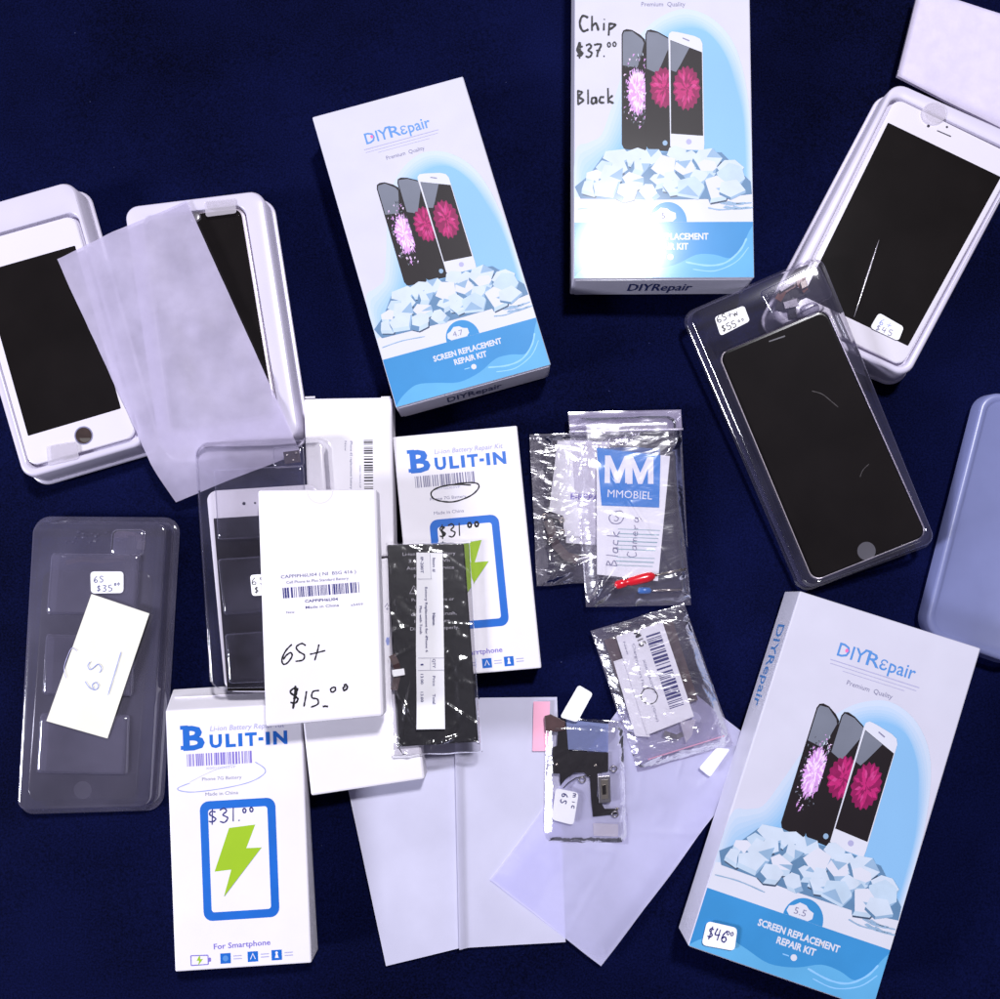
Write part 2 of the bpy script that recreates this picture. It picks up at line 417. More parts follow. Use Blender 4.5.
lt = nt.nodes.new('ShaderNodeMath'); lt.operation = 'LESS_THAN'; lt.inputs[1].default_value = .014; L(vo.outputs['Distance'], lt.inputs[0])
lm = nt.nodes.new('ShaderNodeMix'); lm.data_type = 'RGBA'; lm.inputs[7].default_value = (.03, .035, .09, 1)
L(lt.outputs[0], lm.inputs[0]); L(rp.outputs[0], lm.inputs[6]); L(lm.outputs[2], p.inputs['Base Color'])
p.inputs['Roughness'].default_value = .85; p.inputs['Specular IOR Level'].default_value = .03
wv = nt.nodes.new('ShaderNodeTexNoise'); wv.inputs['Scale'].default_value = 1600
bp = nt.nodes.new('ShaderNodeBump'); bp.inputs['Strength'].default_value = .5; bp.inputs['Distance'].default_value = .0003
L(tc.outputs['Object'], wv.inputs['Vector']); L(wv.outputs['Fac'], bp.inputs['Height']); L(bp.outputs[0], p.inputs['Normal'])
cl.grid(cloth_pt, 320, 320, 'cloth_navy')
co = obj('tablecloth', cl, None, smooth=True, origin=Vector((0, 0, 0)), recalc=False)
co['kind'] = 'structure'

# ---------------------------------------------------------------- screen repair kit boxes
TW, TH = 100.0, 195.0
def kx(zx, zy):                       # measured crop coordinates -> template units
    uy = 195-(888-zy)/6.215
    return ((zx-47)/6.215, 163.8+(uy-165.6)*1.03)
for k in range(8): mat('print_sky%d' % k, (190-8.6*k, 202-3.6*k, 221-.5*k), .5, .2, var=.03, vscale=14, **gk)
def smooth(pts, n=4):
    P = [pts[0]] + pts + [pts[-1]]; q = []
    for i in range(1, len(P)-2):
        for k in range(n):
            t = k/n; a, b, c, d = P[i-1:i+3]
            q.append(tuple(.5*(2*b[j] + (c[j]-a[j])*t + (2*a[j]-5*b[j]+4*c[j]-d[j])*t*t + (3*b[j]-a[j]-3*c[j]+d[j])*t**3) for j in (0, 1)))
    return q + [pts[-1]]
def kit_front(s, parent, size_text):
    P = Print(s, (TW, TH))
    K = lambda pts: [kx(*q) for q in pts]
    # pale blue splash behind the picture
    outer = smooth([(.5, 165), (.5, 125), (8, 119), (15, 115), (20, 102), (25, 86), (31, 67), (40, 54), (50, 46), (62, 42), (76, 46), (88, 58), (95, 76), (99, 104), (99.5, 135), (99.5, 165)])
    inner = smooth([(6, 158), (8, 146), (15, 134), (24, 124), (31, 110), (36, 92), (43, 72), (54, 57), (66, 53), (77, 57), (86, 70), (91, 86), (95, 104), (96, 124), (96, 142), (96, 158)])
    for k in range(8):
        t = (k/7)**.8; P.poly([(a[0]*(1-t)+b[0]*t, a[1]*(1-t)+b[1]*t) for a, b in zip(outer, inner)], 'print_sky%d' % k, .12*k)
    # ground strip and blue band
    P.poly([(.4, 150), (30, 143), (99.6, 146), (99.6, 166), (.4, 166)], 'print_white', 2)
    P.poly([(.4, 163.8), (99.6, 163.8), (99.6, 194.6), (.4, 194.6)], 'print_band', 3)
    P.poly(smooth([(.4, 194), (6, 189), (16, 184.5), (28, 186.5), (42, 190), (56, 187.5), (68, 182), (78, 182), (87, 184), (93, 178), (97, 170), (99.4, 166)]) + [(99.6, 194.6), (.4, 194.6)], 'print_wave', 4)
    P.stroke([(62, 186), (74, 188), (84, 186.5), (92, 180), (96, 173)], 1.0, 'print_skydeep', 5); P.stroke([(66, 190), (78, 191), (90, 186), (97, 178)], .6, 'print_skydeep', 5)
    cx, cy = kx(372, 705)
    P.disc(cx, cy, 10.6, 11.2, 'print_band', 4.5, 28, 180, 360)
    cx, cy = kx(357, 683)
    P.poly([(cx-7, cy+1.5), (cx-6.4, cy-1.2), (cx-4, cy-2.2), (cx-1.5, cy-4.4), (cx+2, cy-4), (cx+4, cy-2.4), (cx+6.8, cy-1.4), (cx+7, cy+1.6), (cx+5, cy+3.4), (cx-5, cy+3.4)], 'print_white', 6)
    P.text(size_text, (cx-3.2 if len(size_text) > 1 else cx-1, cy+1.8), (cx+3.2 if len(size_text) > 1 else cx+1, cy+1.8), 3.6, 'ink_grey', 0, 7)
    P.text('SCREEN REPLACEMENT', kx(238, 764), kx(512, 764), 3.6, 'print_white', .035, 6)
    P.text('REPAIR KIT', kx(312, 797), kx(442, 797), 3.6, 'print_white', .035, 6)
    x, y = kx(380, 822); P.disc(x, y, 1.7, 1.7, 'print_white', 6, 14)
    P.poly([(x-6, y-.3), (x-2.6, y-.3), (x-2.6, y+.3), (x-6, y+.3)], 'print_skydeep', 6)
    # logo
    P.text('DIY', (28.5, 27), (43.6, 27), 7.6, 'ink_logo', .008, 2)
    P.text('R', (44.4, 27), (51.6, 27), 7.6, 'ink_logo', .008, 2)
    P.poly([(42.4, 19.2), (46, 19.2), (46, 20.3), (41.9, 20.3)], 'ink_logo', 3)
    P.text('\u03b5pair', (51.6, 27), (71, 27), 7.6, 'ink_logo', .008, 2)
    P.disc(33, 23, .9, 1.1, 'print_pinklight', 3, 10)
    P.poly([(26, 29.9), (75, 29.9), (75, 30.35), (26, 30.35)], 'ink_faint', 2)
    P.poly([(26.5, 32), (74, 32), (74, 32.3), (26.5, 32.3)], 'ink_faint', 2)
    P.poly([(34, 34), (68, 34), (68, 34.25), (34, 34.25)], 'ink_faint', 2)
    P.text('Premium  Quality', (38, 40.4), (63, 40.4), 2.7, 'ink_grey', 0, 2)
    # three pictured phones, left one shattered
    def flower(cx, cy, rx, ry, clip, lay, petals=11, shat=False):
        def cl_(pts): return [(min(max(x, clip[0]), clip[1]), y) for x, y in pts]
        cols = ('print_lilac', 'print_lilaclight', 'print_lilaclight') if shat else ('print_pinkdark', 'print_pink', 'print_pinklight')
        petals = 30 if shat else 17; pts = []
        for k in range(petals*4):
            a = 6.2832*k/(petals*4); q = 1 + .07*math.cos(petals*a) + R.uniform(-.02, .02)*(7 if shat else 1)
            pts.append(kx(*cl_([(cx+rx*q*math.cos(a), cy+ry*q*math.sin(a))])[0]))
        P.poly(pts, cols[0], lay)
        for ri, (r0, r1, wd) in enumerate(((.45, 1.0, .15), (.25, .78, .18), (.08, .52, .26), (.02, .28, .4))):
            for k in range(petals):
                a = 6.2832*(k+.5*(ri % 2)+R.uniform(-.1, .1))/petals; rm = (r0+r1)/2*R.uniform(.95, 1.1)
                q = [(cx+rx*r0*math.cos(a), cy+ry*r0*math.sin(a)), (cx+rx*rm*math.cos(a-wd), cy+ry*rm*math.sin(a-wd)), (cx+rx*r1*math.cos(a), cy+ry*r1*math.sin(a)), (cx+rx*rm*math.cos(a+wd), cy+ry*rm*math.sin(a+wd))]
                m_ = R.choice(('print_lilac', 'print_lilaclight', 'print_lilaclight', 'print_lilac')) if shat else R.choice(('print_pinkdark', 'print_pink', 'print_pink', 'print_pinkdark' if ri != 1 else 'print_pinkmid'))
                P.poly(K(cl_(q)), m_, lay+.5+ri*.8+.02*k)
    P.poly(K([(213, 60), (218, 46), (230, 41), (250, 44), (280, 62), (296, 78), (300, 130), (300, 462), (235, 462), (220, 455), (213, 440)]), 'print_black', 2)
    P.poly(K([(217, 62), (222, 50), (250, 49), (285, 76), (292, 90), (278, 150), (268, 176), (217, 168)]), 'print_grey', 3)
    flower(268, 260, 34, 78, (219, 296), 3.4, 13, True)
    for k in range(110):                                                           # splinters of the cracked glass
        a = R.uniform(0, 6.28); d = R.uniform(.7, 1.45); x, y = 262+38*d*math.cos(a), 255+92*d*math.sin(a)
        if 220 < x < 294: P.poly(K([(x, y), (x+R.uniform(3, 9), y+R.uniform(-4, 4)), (x+R.uniform(-2, 5), y+R.uniform(4, 11))]), R.choice(('print_lilac', 'print_grey', 'print_lilaclight', 'print_greydark')), 5.2+.02*k)
    for k in range(9):
        x, y = R.uniform(268, 292), R.uniform(120, 165)
        P.poly(K([(x, y), (x+4, y+9), (x+1, y+14)]), R.choice(('print_black', 'print_stone')), 5.3)
    P.poly(K([(297, 60), (303, 46), (316, 43), (340, 50), (376, 70), (385, 90), (385, 466), (318, 462), (303, 455), (297, 440)]), 'print_black', 6)
    P.poly(K([(301, 62), (306, 50), (340, 55), (378, 76), (378, 110), (345, 185), (338, 196), (301, 180)]), 'print_grey', 7)
    flower(362, 246, 48, 68, (305, 384), 7.5)
    x, y = kx(364, 437); P.disc(x, y, 1.4, 1.5, 'print_stonemid', 10, 12)
    P.poly(K([(378, 72), (380, 58), (390, 50), (410, 52), (470, 66), (490, 76), (498, 92), (501, 440), (499, 462), (395, 460), (382, 448)]), 'print_white', 10)
    P.poly(K([(385, 80), (496, 123), (497, 413), (385, 405)]), 'print_black', 11)
    P.poly(K([(386, 82), (452, 107), (418, 170), (404, 192), (386, 186)]), 'print_grey', 12)
    flower(441, 248, 46, 74, (389, 494), 12.5)
    P.stroke(K([(428, 73), (452, 83)]), .9, 'ink_grey', 11, smooth=False)
    x, y = kx(447, 433); P.disc(x, y, 1.6, 1.6, 'ink_faint', 11, 14)
    # rubble: chips with a lit, a mid and a shaded facet
    r = random.Random(11); st = []
    for row, (y0, xa, xb, n) in enumerate(((482, 165, 560, 6), (516, 115, 610, 7), (552, 80, 640, 8), (594, 62, 640, 8))):
        for k in range(n):
            x = xa + (xb-xa)*(k+.5)/n + r.uniform(-16, 16)
            st.append((x, y0 + r.uniform(-12, 12), r.uniform(30, 52)))
    P.poly(K([(50, 585), (100, 545), (150, 478), (230, 458), (330, 470), (430, 462), (560, 470), (620, 530), (660, 570), (664, 612), (520, 628), (300, 630), (70, 625)]), 'print_stoneshade', 12.6)
    for i, (x, y, q) in enumerate(st):
        lay = 13 + .12*i; a0 = r.uniform(0, 6.28); n = r.choice((5, 5, 6)); sq = r.uniform(.6, .85); pts = []
        for k in range(n):
            a = a0 + 6.2832*(k + r.uniform(-.25, .25))/n
            pts.append((min(max(x+q*math.cos(a), 49), 667), y+q*sq*math.sin(a)))
        ox, oy = r.uniform(-13, 13), r.uniform(9, 22)
        low = [(min(max(a+ox, 49), 667), b+oy) for a, b in pts]
        if i % 2: P.poly(K([(min(a+3, 667), b+5) for a, b in low]), 'print_stonedark', lay-.02)
        for k in range(n):
            a, b, c, d = pts[k], pts[(k+1) % n], low[(k+1) % n], low[k]
            ex, ey = b[0]-a[0], b[1]-a[1]; l = math.hypot(ex, ey) or 1
            if -ex > 0: P.poly(K([a, b, c, d]), 'print_stonemid' if ey/l > .25 else 'print_stoneshade' if ey/l < -.35 else 'print_stonelow', lay+.003*k)
        P.poly(K(pts), r.choice(('print_stone', 'print_stone', 'print_white', 'print_stonelow')), lay+.05)
        if r.random() < .5:
            k = r.randrange(n); P.poly(K([pts[k], pts[(k+1) % n], (x + r.uniform(-.2, .2)*q, y + r.uniform(-.2, .2)*q)]), 'print_stonemid', lay+.07)
    for k in range(7):
        x, y = r.uniform(520, 640), r.uniform(625, 665)
        P.stroke(K([(x-40, y-4), (x, y+3), (min(x+45, 667), y)]), .7, 'print_stonemid', 12.8)
    P.stroke(K([(60, 660), (140, 655), (230, 662)]), .6, 'print_stonemid', 12.8)
    return P.done('front_print', parent)
def side_logo(top_a, top_b, base_b, base_a, parent, m='ink_logodark', u0=.32, u1=.68):
    s = Surf(world=[top_a, top_b, base_b, base_a])
    s = s.shifted(.0005) if m == 'ink_logodark' else s; P = Print(s, (100, 100*(base_a-top_a).length/(top_b-top_a).length))
    H = P.uvs[1]; out_ = s.n
    P.text('DIYRepair', (u0*100, H*.72), (u1*100, H*.72), H*.46, m, .01, 1)
    return P.done('side_print', parent)

KG = 'screen repair kit boxes'
kitA, sA, bA = carton('repair_kit_box', 'white and blue repair kit box with a 4.7 cloud badge', 'box',
    [(312, 117), (463, 76), (551, 365), (396, 408)], .028, 0, 'carton_gloss', KG)
kit_front(sA, kitA, '4.7')
side_logo(sA.c[3], sA.c[2], bA[2], bA[3], kitA)
kitB, sB, bB = carton('repair_kit_box', 'repair kit box marked $37.00 and Black in marker, glare over its lower left corner', 'box',
    [(575, -62), (749, -62), (754.5, 278), (573.5, 279)], .028, 0, 'carton_gloss', KG)
kit_front(sB, kitB, '5')
side_logo(sB.c[3], sB.c[2], bB[2], bB[3], kitB)
P = Print(sB)
P.hand('Chip', (579, 31), (619, 30), 15, 2.2, 'ink_black', 14)
P.hand('$37.', (577, 57.5), (607, 56.5), 13, 1.9, 'ink_black', 14); P.stroke([(580, 42), (577.5, 50), (581, 55)], 2.6, 'ink_black', 15)
P.hand('00', (607.5, 47), (618.5, 46), 5, 1.3, 'ink_black', 14)
P.hand('Black', (577, 104.5), (615, 103), 14, 2.1, 'ink_black', 14)
P.done('price_writing', kitB)
kitC, sC, bC = carton('repair_kit_box', 'large repair kit box with a white $46.00 price sticker on its corner', 'box',
    [(800, 591), (981, 648.5), (873, 1010), (688, 946)], .030, .002, 'carton_gloss', KG)
kit_front(sC, kitC, '5.5')
side_logo(sC.c[0], sC.c[3], bC[3], bC[0], kitC, 'ink_logo', .1, .34)
so, ss = sticker('price_sticker', [(707, 921), (737.5, 928), (734.5, 951), (701.5, 945)], sC, kitC, .0018, .0022)
P = Print(ss); P.hand('$46', (707, 938), (727, 943), 12, 1.4, 'ink_navy', 1); P.hand('00', (726.5, 934.5), (734, 936.5), 4, 1, 'ink_navy', 1); P.done('price_writing', so)

for kit, s_, b_ in ((kitA, sA, bA), (kitB, sB, bB), (kitC, sC, bC)):
    q_ = Surf(world=[s_.c[3], s_.c[2], b_[2], b_[3]]); mb = MB()
    w_ = [q_.at(.012, .05, .0004), q_.at(.988, .05, .0004), q_.at(.975, .97, .0004), q_.at(.025, .97, .0004)]
    mb.box8(w_, [v - q_.n*.0006 for v in w_], 'carton_gloss'); obj('tuck_flap', mb, kit)

# ---------------------------------------------------------------- battery kit boxes
BW, BH = 100.0, 187.0
def bx(zx, zy):
    L0 = 50+30*(zy-130)/820
    return ((zx-L0)/4.405, (zy-128+.055*(zx-L0)*max(0, 1-(zy-130)/1100))/4.405)
def battery_front(s, parent, w):
    P = Print(s, (BW, BH))
    P.text('B', (12, 29.2), (28, 29.2), 17.6, 'ink_brandblue', .035, 1); P.poly([(10.2, 11.5), (16, 11.5), (16, 14.4), (10.2, 14.4)], 'ink_brandblue', 1.5); P.poly([(10.2, 26.3), (16, 26.3), (16, 29.2), (10.2, 29.2)], 'ink_brandblue', 1.5)
    for c_, a_, b_ in (('U', 31.5, 40.6), ('L', 43.2, 50.7), ('I', 52.6, 55.6), ('T', 57.6, 66.3), ('I', 72.8, 75.8), ('N', 78.2, 88.6)): P.text(c_, (a_, 28.6), (b_, 28.6), 9.4, 'ink_brandblue', .045 if c_ != 'I' else .03, 1)
    P.poly([(67.4, 23.2), (71, 23.2), (71, 25.6), (67.4, 25.6)], 'ink_brandblue', 1)
    P.text('Li-ion Battery Repair Kit', (32, 16.6), (87, 16.6), 3.9, 'ink_faint', .01, 1, .2)
    P.barcode((14.5, 32.6), (62, 32.6), 9, 'ink_violet' if w else 'ink_grey', 3, 1, 30)
    P.text('X001GD03VP', (28, 44.5), (50, 44.5), 1.8, 'ink_faint', 0, 1)
    P.text('Phone 7G Battery', (25, 52.5), (54, 52.5), 2.5, 'ink_grey', 0, 1)
    P.text('Made in China', (27, 63.6), (51, 63.6), 2.6, 'ink_grey', 0, 1)
    def ring(i, r, lay, m):
        pts = []; x0, y0, x1, y1 = 22.5+i, 67.5+i, 78-i, 153-i
        for cx, cy, a0 in ((x1-r, y0+r, -90), (x1-r, y1-r, 0), (x0+r, y1-r, 90), (x0+r, y0+r, 180)):
            for k in range(6): a = math.radians(a0+18*k); pts.append((cx+r*math.cos(a), cy+r*math.sin(a)))
        P.poly(pts, m, lay)
    ring(0, 6.5, 1, 'ink_brandblue'); ring(6, 2.2, 2, 'carton_matte')
    P.poly([bx(*q) for q in ((255, 507), (340, 498), (311, 573), (360, 572), (238, 725), (262, 640), (208, 645))], 'ink_green', 3)
    P.stroke([bx(*q) for q in ((240, 724), (360, 572))], .5, 'ink_grey', 2.5, smooth=False)
    P.text('For Smartphone', (29, 173), (70.5, 172.3), 4, 'ink_violet', .015, 1)
    y = 183.2
    for a, b in (((12, y-6.8), (24.5, y-6.4)), ((24.5, y-6.4), (24.5, y)), ((24.5, y), (12, y)), ((12, y), (12, y-6.8))): P.stroke([a, b], .9, 'ink_violet', 1, smooth=False)
    P.poly([(24.9, y-4.8), (26.6, y-4.4), (26.6, y-2), (24.9, y-1.6)], 'ink_violet', 1)
    P.poly([(18.6, y-7), (16, y-3), (18, y-3), (17, y+.4), (20.8, y-4), (18.8, y-4)], 'ink_green', 3)
    for x, k in ((33.5, 0), (53.5, 1), (71, 2)):
        P.poly([(x, y-7), (x+7.6, y-7), (x+7.6, y+.2), (x, y+.2)], 'ink_brandblue', 1)
        if k == 0: P.disc(x+3.8, y-3.4, 2.1, 2.1, 'ink_logo', 2, 14)
        if k == 1: P.stroke([(x+2, y-1.6), (x+3.8, y-5.6), (x+5.6, y-1.6)], .8, 'carton_matte', 2, smooth=False)
        if k == 2: P.disc(x+3.8, y-5, 1, 1, 'carton_matte', 2, 10); P.poly([(x+2.4, y-1.4), (x+3.2, y-4), (x+4.4, y-4), (x+5.2, y-1.4)], 'carton_matte', 2)
        for q in (5, 3): P.poly([(x+9.6, y-q), (x+15.6, y-q), (x+15.6, y-q+.7), (x+9.6, y-q+.7)], 'ink_faint', 1)
    return P.done('front_print', parent)
BG = 'battery kit boxes'
batA, tA, b_ = carton('battery_kit_box', 'white battery kit box with its small print circled in thick black marker', 'box',
    [(392.5, 437), (517, 425.5), (541.5, 668), (416, 679)], .018, 0, 'carton_matte', BG)
battery_front(tA, batA, 0)
P = Print(tA)
P.stroke([(471, 485), (455, 484.5), (440, 487), (431.5, 492), (433, 498), (442, 501.3), (455, 501.5), (470, 496), (478, 489), (478, 484), (470, 482.6), (455, 484)], 1.5, 'ink_black', 4)
P.done('marker_ring', batA)
P = Print(tA); P.hand('$31', (440, 538.5), (463, 535.5), 13, 1.5, 'ink_black', 4); P.stroke([(444.5, 527), (441.5, 531), (445, 536)], 2, 'ink_black', 5)
P.hand('00', (468, 527.5), (482, 526), 5.5, 2, 'ink_black', 4); P.done('price_writing', batA)
batB, tB, bB_ = carton('battery_kit_box', 'white battery kit box with an oval in thin blue pen, under the 6S+ box corner', 'box',
    [(165.5, 711), (301.5, 703.5), (311.5, 963), (175, 972)], .020, .001, 'carton_matte', BG, basepx={0: (173, 689), 1: (303, 681)})
battery_front(tB, batB, 1)
P = Print(tB)
P.stroke([(255, 762), (264, 768), (264, 774), (250, 782), (225, 788), (195, 792), (181, 791), (178, 788), (190, 783)], .8, 'ink_pen', 4)
P.stroke([(190, 782), (215, 770), (240, 763)], .3, 'ink_pen', 4)
P.done('pen_ring', batB)
P = Print(tB); P.hand('$31.', (209, 824), (243, 820.5), 14, 1.5, 'ink_navy', 4); P.hand('00', (243, 813), (257, 811), 5, 1.5, 'ink_navy', 4); P.done('price_writing', batB)
fs = Surf(world=[bB_[0], bB_[1], tB.c[1], tB.c[0]])
mb = MB(); mb.tube([fs.at(.04, .45, .0006), fs.at(.3, .47, .0006), fs.at(.6, .45, .0006)], .0005, 'carton_matte', 6); obj('tuck_flap', mb, batB, True)

# ---------------------------------------------------------------- plain white boxes
tall, sT, _ = carton('battery_box', 'white narrow box with a vertical barcode, standing out above the 6S+ box', 'box',
    [(303.5, 398.5), (391.5, 397), (394, 556), (309, 560)], .020, .0005, 'carton_matte', 'plain white battery boxes', bevel=.0014)
P = Print(sT)
P.barcode((372.7, 440), (373.2, 489), 9, 'ink_black', 8, 0, 20)
P.text('X0017AWLSP', (359.3, 465), (359.3, 488), 1.8, 'ink_grey', 0)
P.text('iPhone 6S replacement battery', (350.2, 441), (350.2, 489), 2.4, 'ink_navy', .0)
P.text('New', (344.5, 441), (344.5, 451), 2.2, 'ink_grey', 0)
P.done('barcode_label', tall)
for a, b in ((305, 315), (381, 390.5)):
    mb = MB(); w = [sT.px(a, 398.3, .0001), sT.px(b, 398.0, .0001), sT.px(b, 396.2, -.0009), sT.px(a, 396.6, -.0009)]
    q = [v - Vector((0, 0, .0006)) for v in w]; mb.box8(w, q, 'carton_matte'); obj('tuck_tab', mb, tall)
plain, sP, _ = carton('battery_box', 'blank white box lying under both the 6S+ box and the battery pouch', 'box',
    [(286, 575), (397, 556), (425, 779), (311, 796)], .020, .0022, 'carton_matte', 'plain white battery boxes', bevel=.0012)
P = Print(sP)
P.stroke([(385, 607), (388, 603), (389.5, 606), (386.5, 609), (390, 610)], .8, 'ink_grey', 0); P.disc(388, 641, 2.2, 4, 'ink_pen', 0, 12, jit=.2)
P.done('pen_mark', plain)
b6, s6, _ = carton('battery_box', 'white battery box marked 6S+ and $15.00 in black marker, topmost of its pile', 'box',
    [(257.5, 490), (376.5, 489), (383.5, 716), (265.5, 727)], [.0462]*4, [.0318]*4, 'carton_matte', 'plain white battery boxes', bevel=.0014)
P = Print(s6)
P.disc(320, 491, 13, 12.5, 'notch_shade', 0, 20, 0, 180)  # flat greyer rim, painted shade of the notch cut in the white flap
P.disc(320, 491, 12.3, 11.8, 'carton_matte', 1, 20, 0, 180)
P.done('thumb_notch', b6)
P = Print(s6)
P.text('CAPPIPH6LI04 ( NI  BSG 416 )', (281, 578.6), (356, 573), 3.4, 'ink_navy', .0)
P.text('Cell Phone 6s Plus Standard Battery', (286.5, 583.8), (348.6, 579.5), 2.8, 'ink_navy', 0)
P.barcode((282.4, 588), (358.6, 582), 10.5, 'ink_navy', 5, 0, 40)
P.text('CAPPIPH6LI04', (305, 602.6), (338, 600.3), 2.9, 'ink_navy', .02)
P.text('Made in China', (305.7, 608.8), (339, 606.4), 2.8, 'ink_navy', .005)
P.text('New', (286.5, 613.5), (294.5, 613), 2.2, 'ink_navy'); P.text('a5459', (351, 606), (363, 605), 2.2, 'ink_navy')
P.done('barcode_label', b6)
P = Print(s6)
q = lambda pts: [(240+x/3.7, 470+y/3.7) for x, y in pts]
P.stroke(q([(192, 645), (170, 668), (155, 700), (160, 718), (175, 714), (192, 690), (188, 676), (172, 685), (160, 702)]), 1.7, 'ink_black', 0)
P.stroke(q([(243, 650), (228, 642), (208, 655), (218, 672), (238, 685), (232, 703), (205, 708)]), 1.7, 'ink_black', 0)
P.stroke(q([(258, 682), (285, 676), (316, 668)]), 1.6, 'ink_black', 0); P.stroke(q([(292, 645), (286, 672), (276, 705)]), 1.6, 'ink_black', 0)
P.stroke(q([(214, 818), (200, 808), (186, 822), (205, 838), (214, 848), (205, 862), (186, 860)]), 2.0, 'ink_black', 0)
P.stroke(q([(205, 798), (202, 840), (196, 884)]), 2.2, 'ink_black', 0); P.stroke(q([(212, 806), (206, 830), (200, 850)]), 2.6, 'ink_black', 0)
P.stroke(q([(246, 818), (242, 845), (236, 876)]), 1.7, 'ink_black', 0)
P.stroke(q([(293, 816), (270, 820), (266, 842), (286, 848), (288, 866), (262, 878)]), 1.7, 'ink_black', 0)
P.stroke(q([(306, 876), (316, 874), (326, 876)]), 2.0, 'ink_black', 0)
P.stroke(q([(343, 804), (335, 812), (340, 822), (352, 816), (352, 805), (343, 804)]), 1.7, 'ink_black', 0)
P.stroke(q([(384, 797), (392, 794), (397, 806), (386, 816), (382, 806), (390, 800)]), 2.0, 'ink_black', 0)
P.done('price_writing', b6)

# ---------------------------------------------------------------- white trays with screens
def tray(label, rim, ztop, hole, recess=.0045, rad=.008, hr=.006):
    s, hs = Surf(rim, ztop), Surf(hole, ztop)
    t = thing('packaging_tray', label, 'tray', s, 0, 'white packaging trays')
    mb = MB(); z0 = ztop
    mb.loft([rr(s, -.0030, rad+.003, -z0+.0003, 7), rr(s, -.0026, rad+.0026, -z0+.0012, 7), rr(s, -.0012, rad+.001, -z0+.0016, 7), rr(s, -.0002, rad, -.0014, 7), rr(s, .0004, rad, -.0004, 7), rr(s, .0012, rad-.001, 0, 7),
             rr(hs, -.0012, hr+.001, 0, 7), rr(hs, -.0004, hr, -.0004, 7), rr(hs, 0, hr, -.0014, 7), rr(hs, .0004, hr, -recess, 7)], 'tray_white', False, True)
    obj('tray_shell', mb, t, True)
    return t, s, hs
def screen(label, outline, z, disp, bezel='bezel_white', glass='glass_black', rad=.006, t=.0024, name='phone_screen', group='replacement phone screens', zbase=None):
    s = Surf(outline, z)
    o = thing(name, label, 'phone screen', s, (s.mid().z-t) if zbase is None else zbase, group)
    mb = MB(); mb.loft([rr(s, .0006, rad, -t, 6), rr(s, 0, rad, -t+.0006, 6), rr(s, 0, rad, -.0006, 6), rr(s, .0004, rad, -.0001, 6), rr(s, .001, rad-.0008, 0, 6)], bezel, True, True)
    obj('bezel', mb, o, True)
    d = Surf(world=[s.px(x, y, .00004) for x, y in disp])
    mb = MB(); mb.loft([rr(d, 0, .0006 if bezel == 'bezel_white' else rad-.001, -.0001, 4), rr(d, 0, .0006 if bezel == 'bezel_white' else rad-.001, 0, 4)], glass, True, True)
    obj('display', mb, o)
    return o, s
def button(o, s, x, y, r, m, name='home_button', ringm=None):
    P = Print(s)
    if ringm: P.disc(x, y, r*1.08, r*1.08, ringm, 2, 28); P.disc(x, y, r*.94, r*.94, m, 4, 28)
    else: P.disc(x, y, r, r, m, 2, 28)
    return P.done(name, o)
def tabs(o, s, pts, name='pull_tab', lift=.0012):
    su = Surf(world=[s.px(x, y, lift) for x, y in pts])
    mb = MB(); mb.loft([rr(su, 0, .0015, -.0001, 4), rr(su, 0, .0015, 0, 4)], 'tab_clear', False, True); return obj(name, mb, o)

ZT = .018
trA, stA, _ = tray('white packaging tray at the left edge, holding the white screen', [(-53, 216), (72, 180), (147, 443), (24, 479)], ZT, [(-36, 243), (76, 211), (140, 438), (29, 470)])
scA, sa = screen('white screen with empty home button hole, left of the tissue in its tray', [(-33.5, 245), (74.2, 214.6), (137, 436), (29.3, 466.6)], ZT-.0008,
    [(-18, 272), (75, 245.5), (121, 408.5), (28, 436)])
button(scA, sa, 83.6, 435.5, 8.6, 'hole_brown', 'home_button_hole', 'ink_grey')
P = Print(sa); P.disc(85, 438, 5.5, 4.2, 'chrome', 6, 16, 0, 180); P.done('flex_contact', scA)
tabs(scA, sa, [(46, 446), (77, 441), (79, 459), (48, 466)])
trB, stB, _ = tray('white packaging tray half covered by the tissue, holding the black screen', [(124, 207), (262, 190), (300, 437), (160, 455)], ZT, [(143, 217), (244, 205), (279, 417), (172, 433)])
scB, sb = screen('black screen with a pale side frame, mostly under the tissue in its tray', [(144.5, 219), (243.5, 207), (277.5, 415), (172.5, 431)], ZT-.0022,
    [(145.5, 220), (240.5, 208.5), (274.5, 413.5), (173.5, 430)], 'frame_silver', 'glass_black', .006)
mb = MB(); mb.loft([[sb.px(195+6*q*math.cos(a/16*6.2832), 217+6*q*math.sin(a/16*6.2832), h) for a in range(16)] for q, h in ((1, .0003), (.9, .0009), (.5, .0012))], 'metal_part', False, True); obj('camera_ring', mb, scB, True)
tabs(scB, stB, [(204, 201.5), (235, 198.5), (236.5, 213), (206, 217)], lift=.0006)
trC, stC, _ = tray('white packaging tray at the right edge, its corner under the clear clamshell', [(895, 81), (1032, 142), (908, 377), (770, 318)], ZT, [(893.5, 95), (1021, 155), (904.5, 369), (785, 314)])
scC, sc_ = screen('white screen with a price sticker at its lower end, in the right tray', [(896, 97.5), (1018.5, 157), (902.5, 366), (788, 312)], ZT-.0008,
    [(888, 122.5), (1001, 177), (908, 346), (803, 296)])
P = Print(sc_); P.disc(928.4, 126, 1.5, 1.5, 'dot_dark', 2, 12); P.done('camera_dot', scC)
P = Print(sc_); P.disc(947, 127, 1.2, 1.2, 'dot_dark', 2, 12); P.done('sensor_dot', scC)
P = Print(sc_); P.stroke([(937, 130.5), (951, 136.5)], 1.3, 'dot_dark', 2, smooth=False); P.done('speaker_slot', scC)
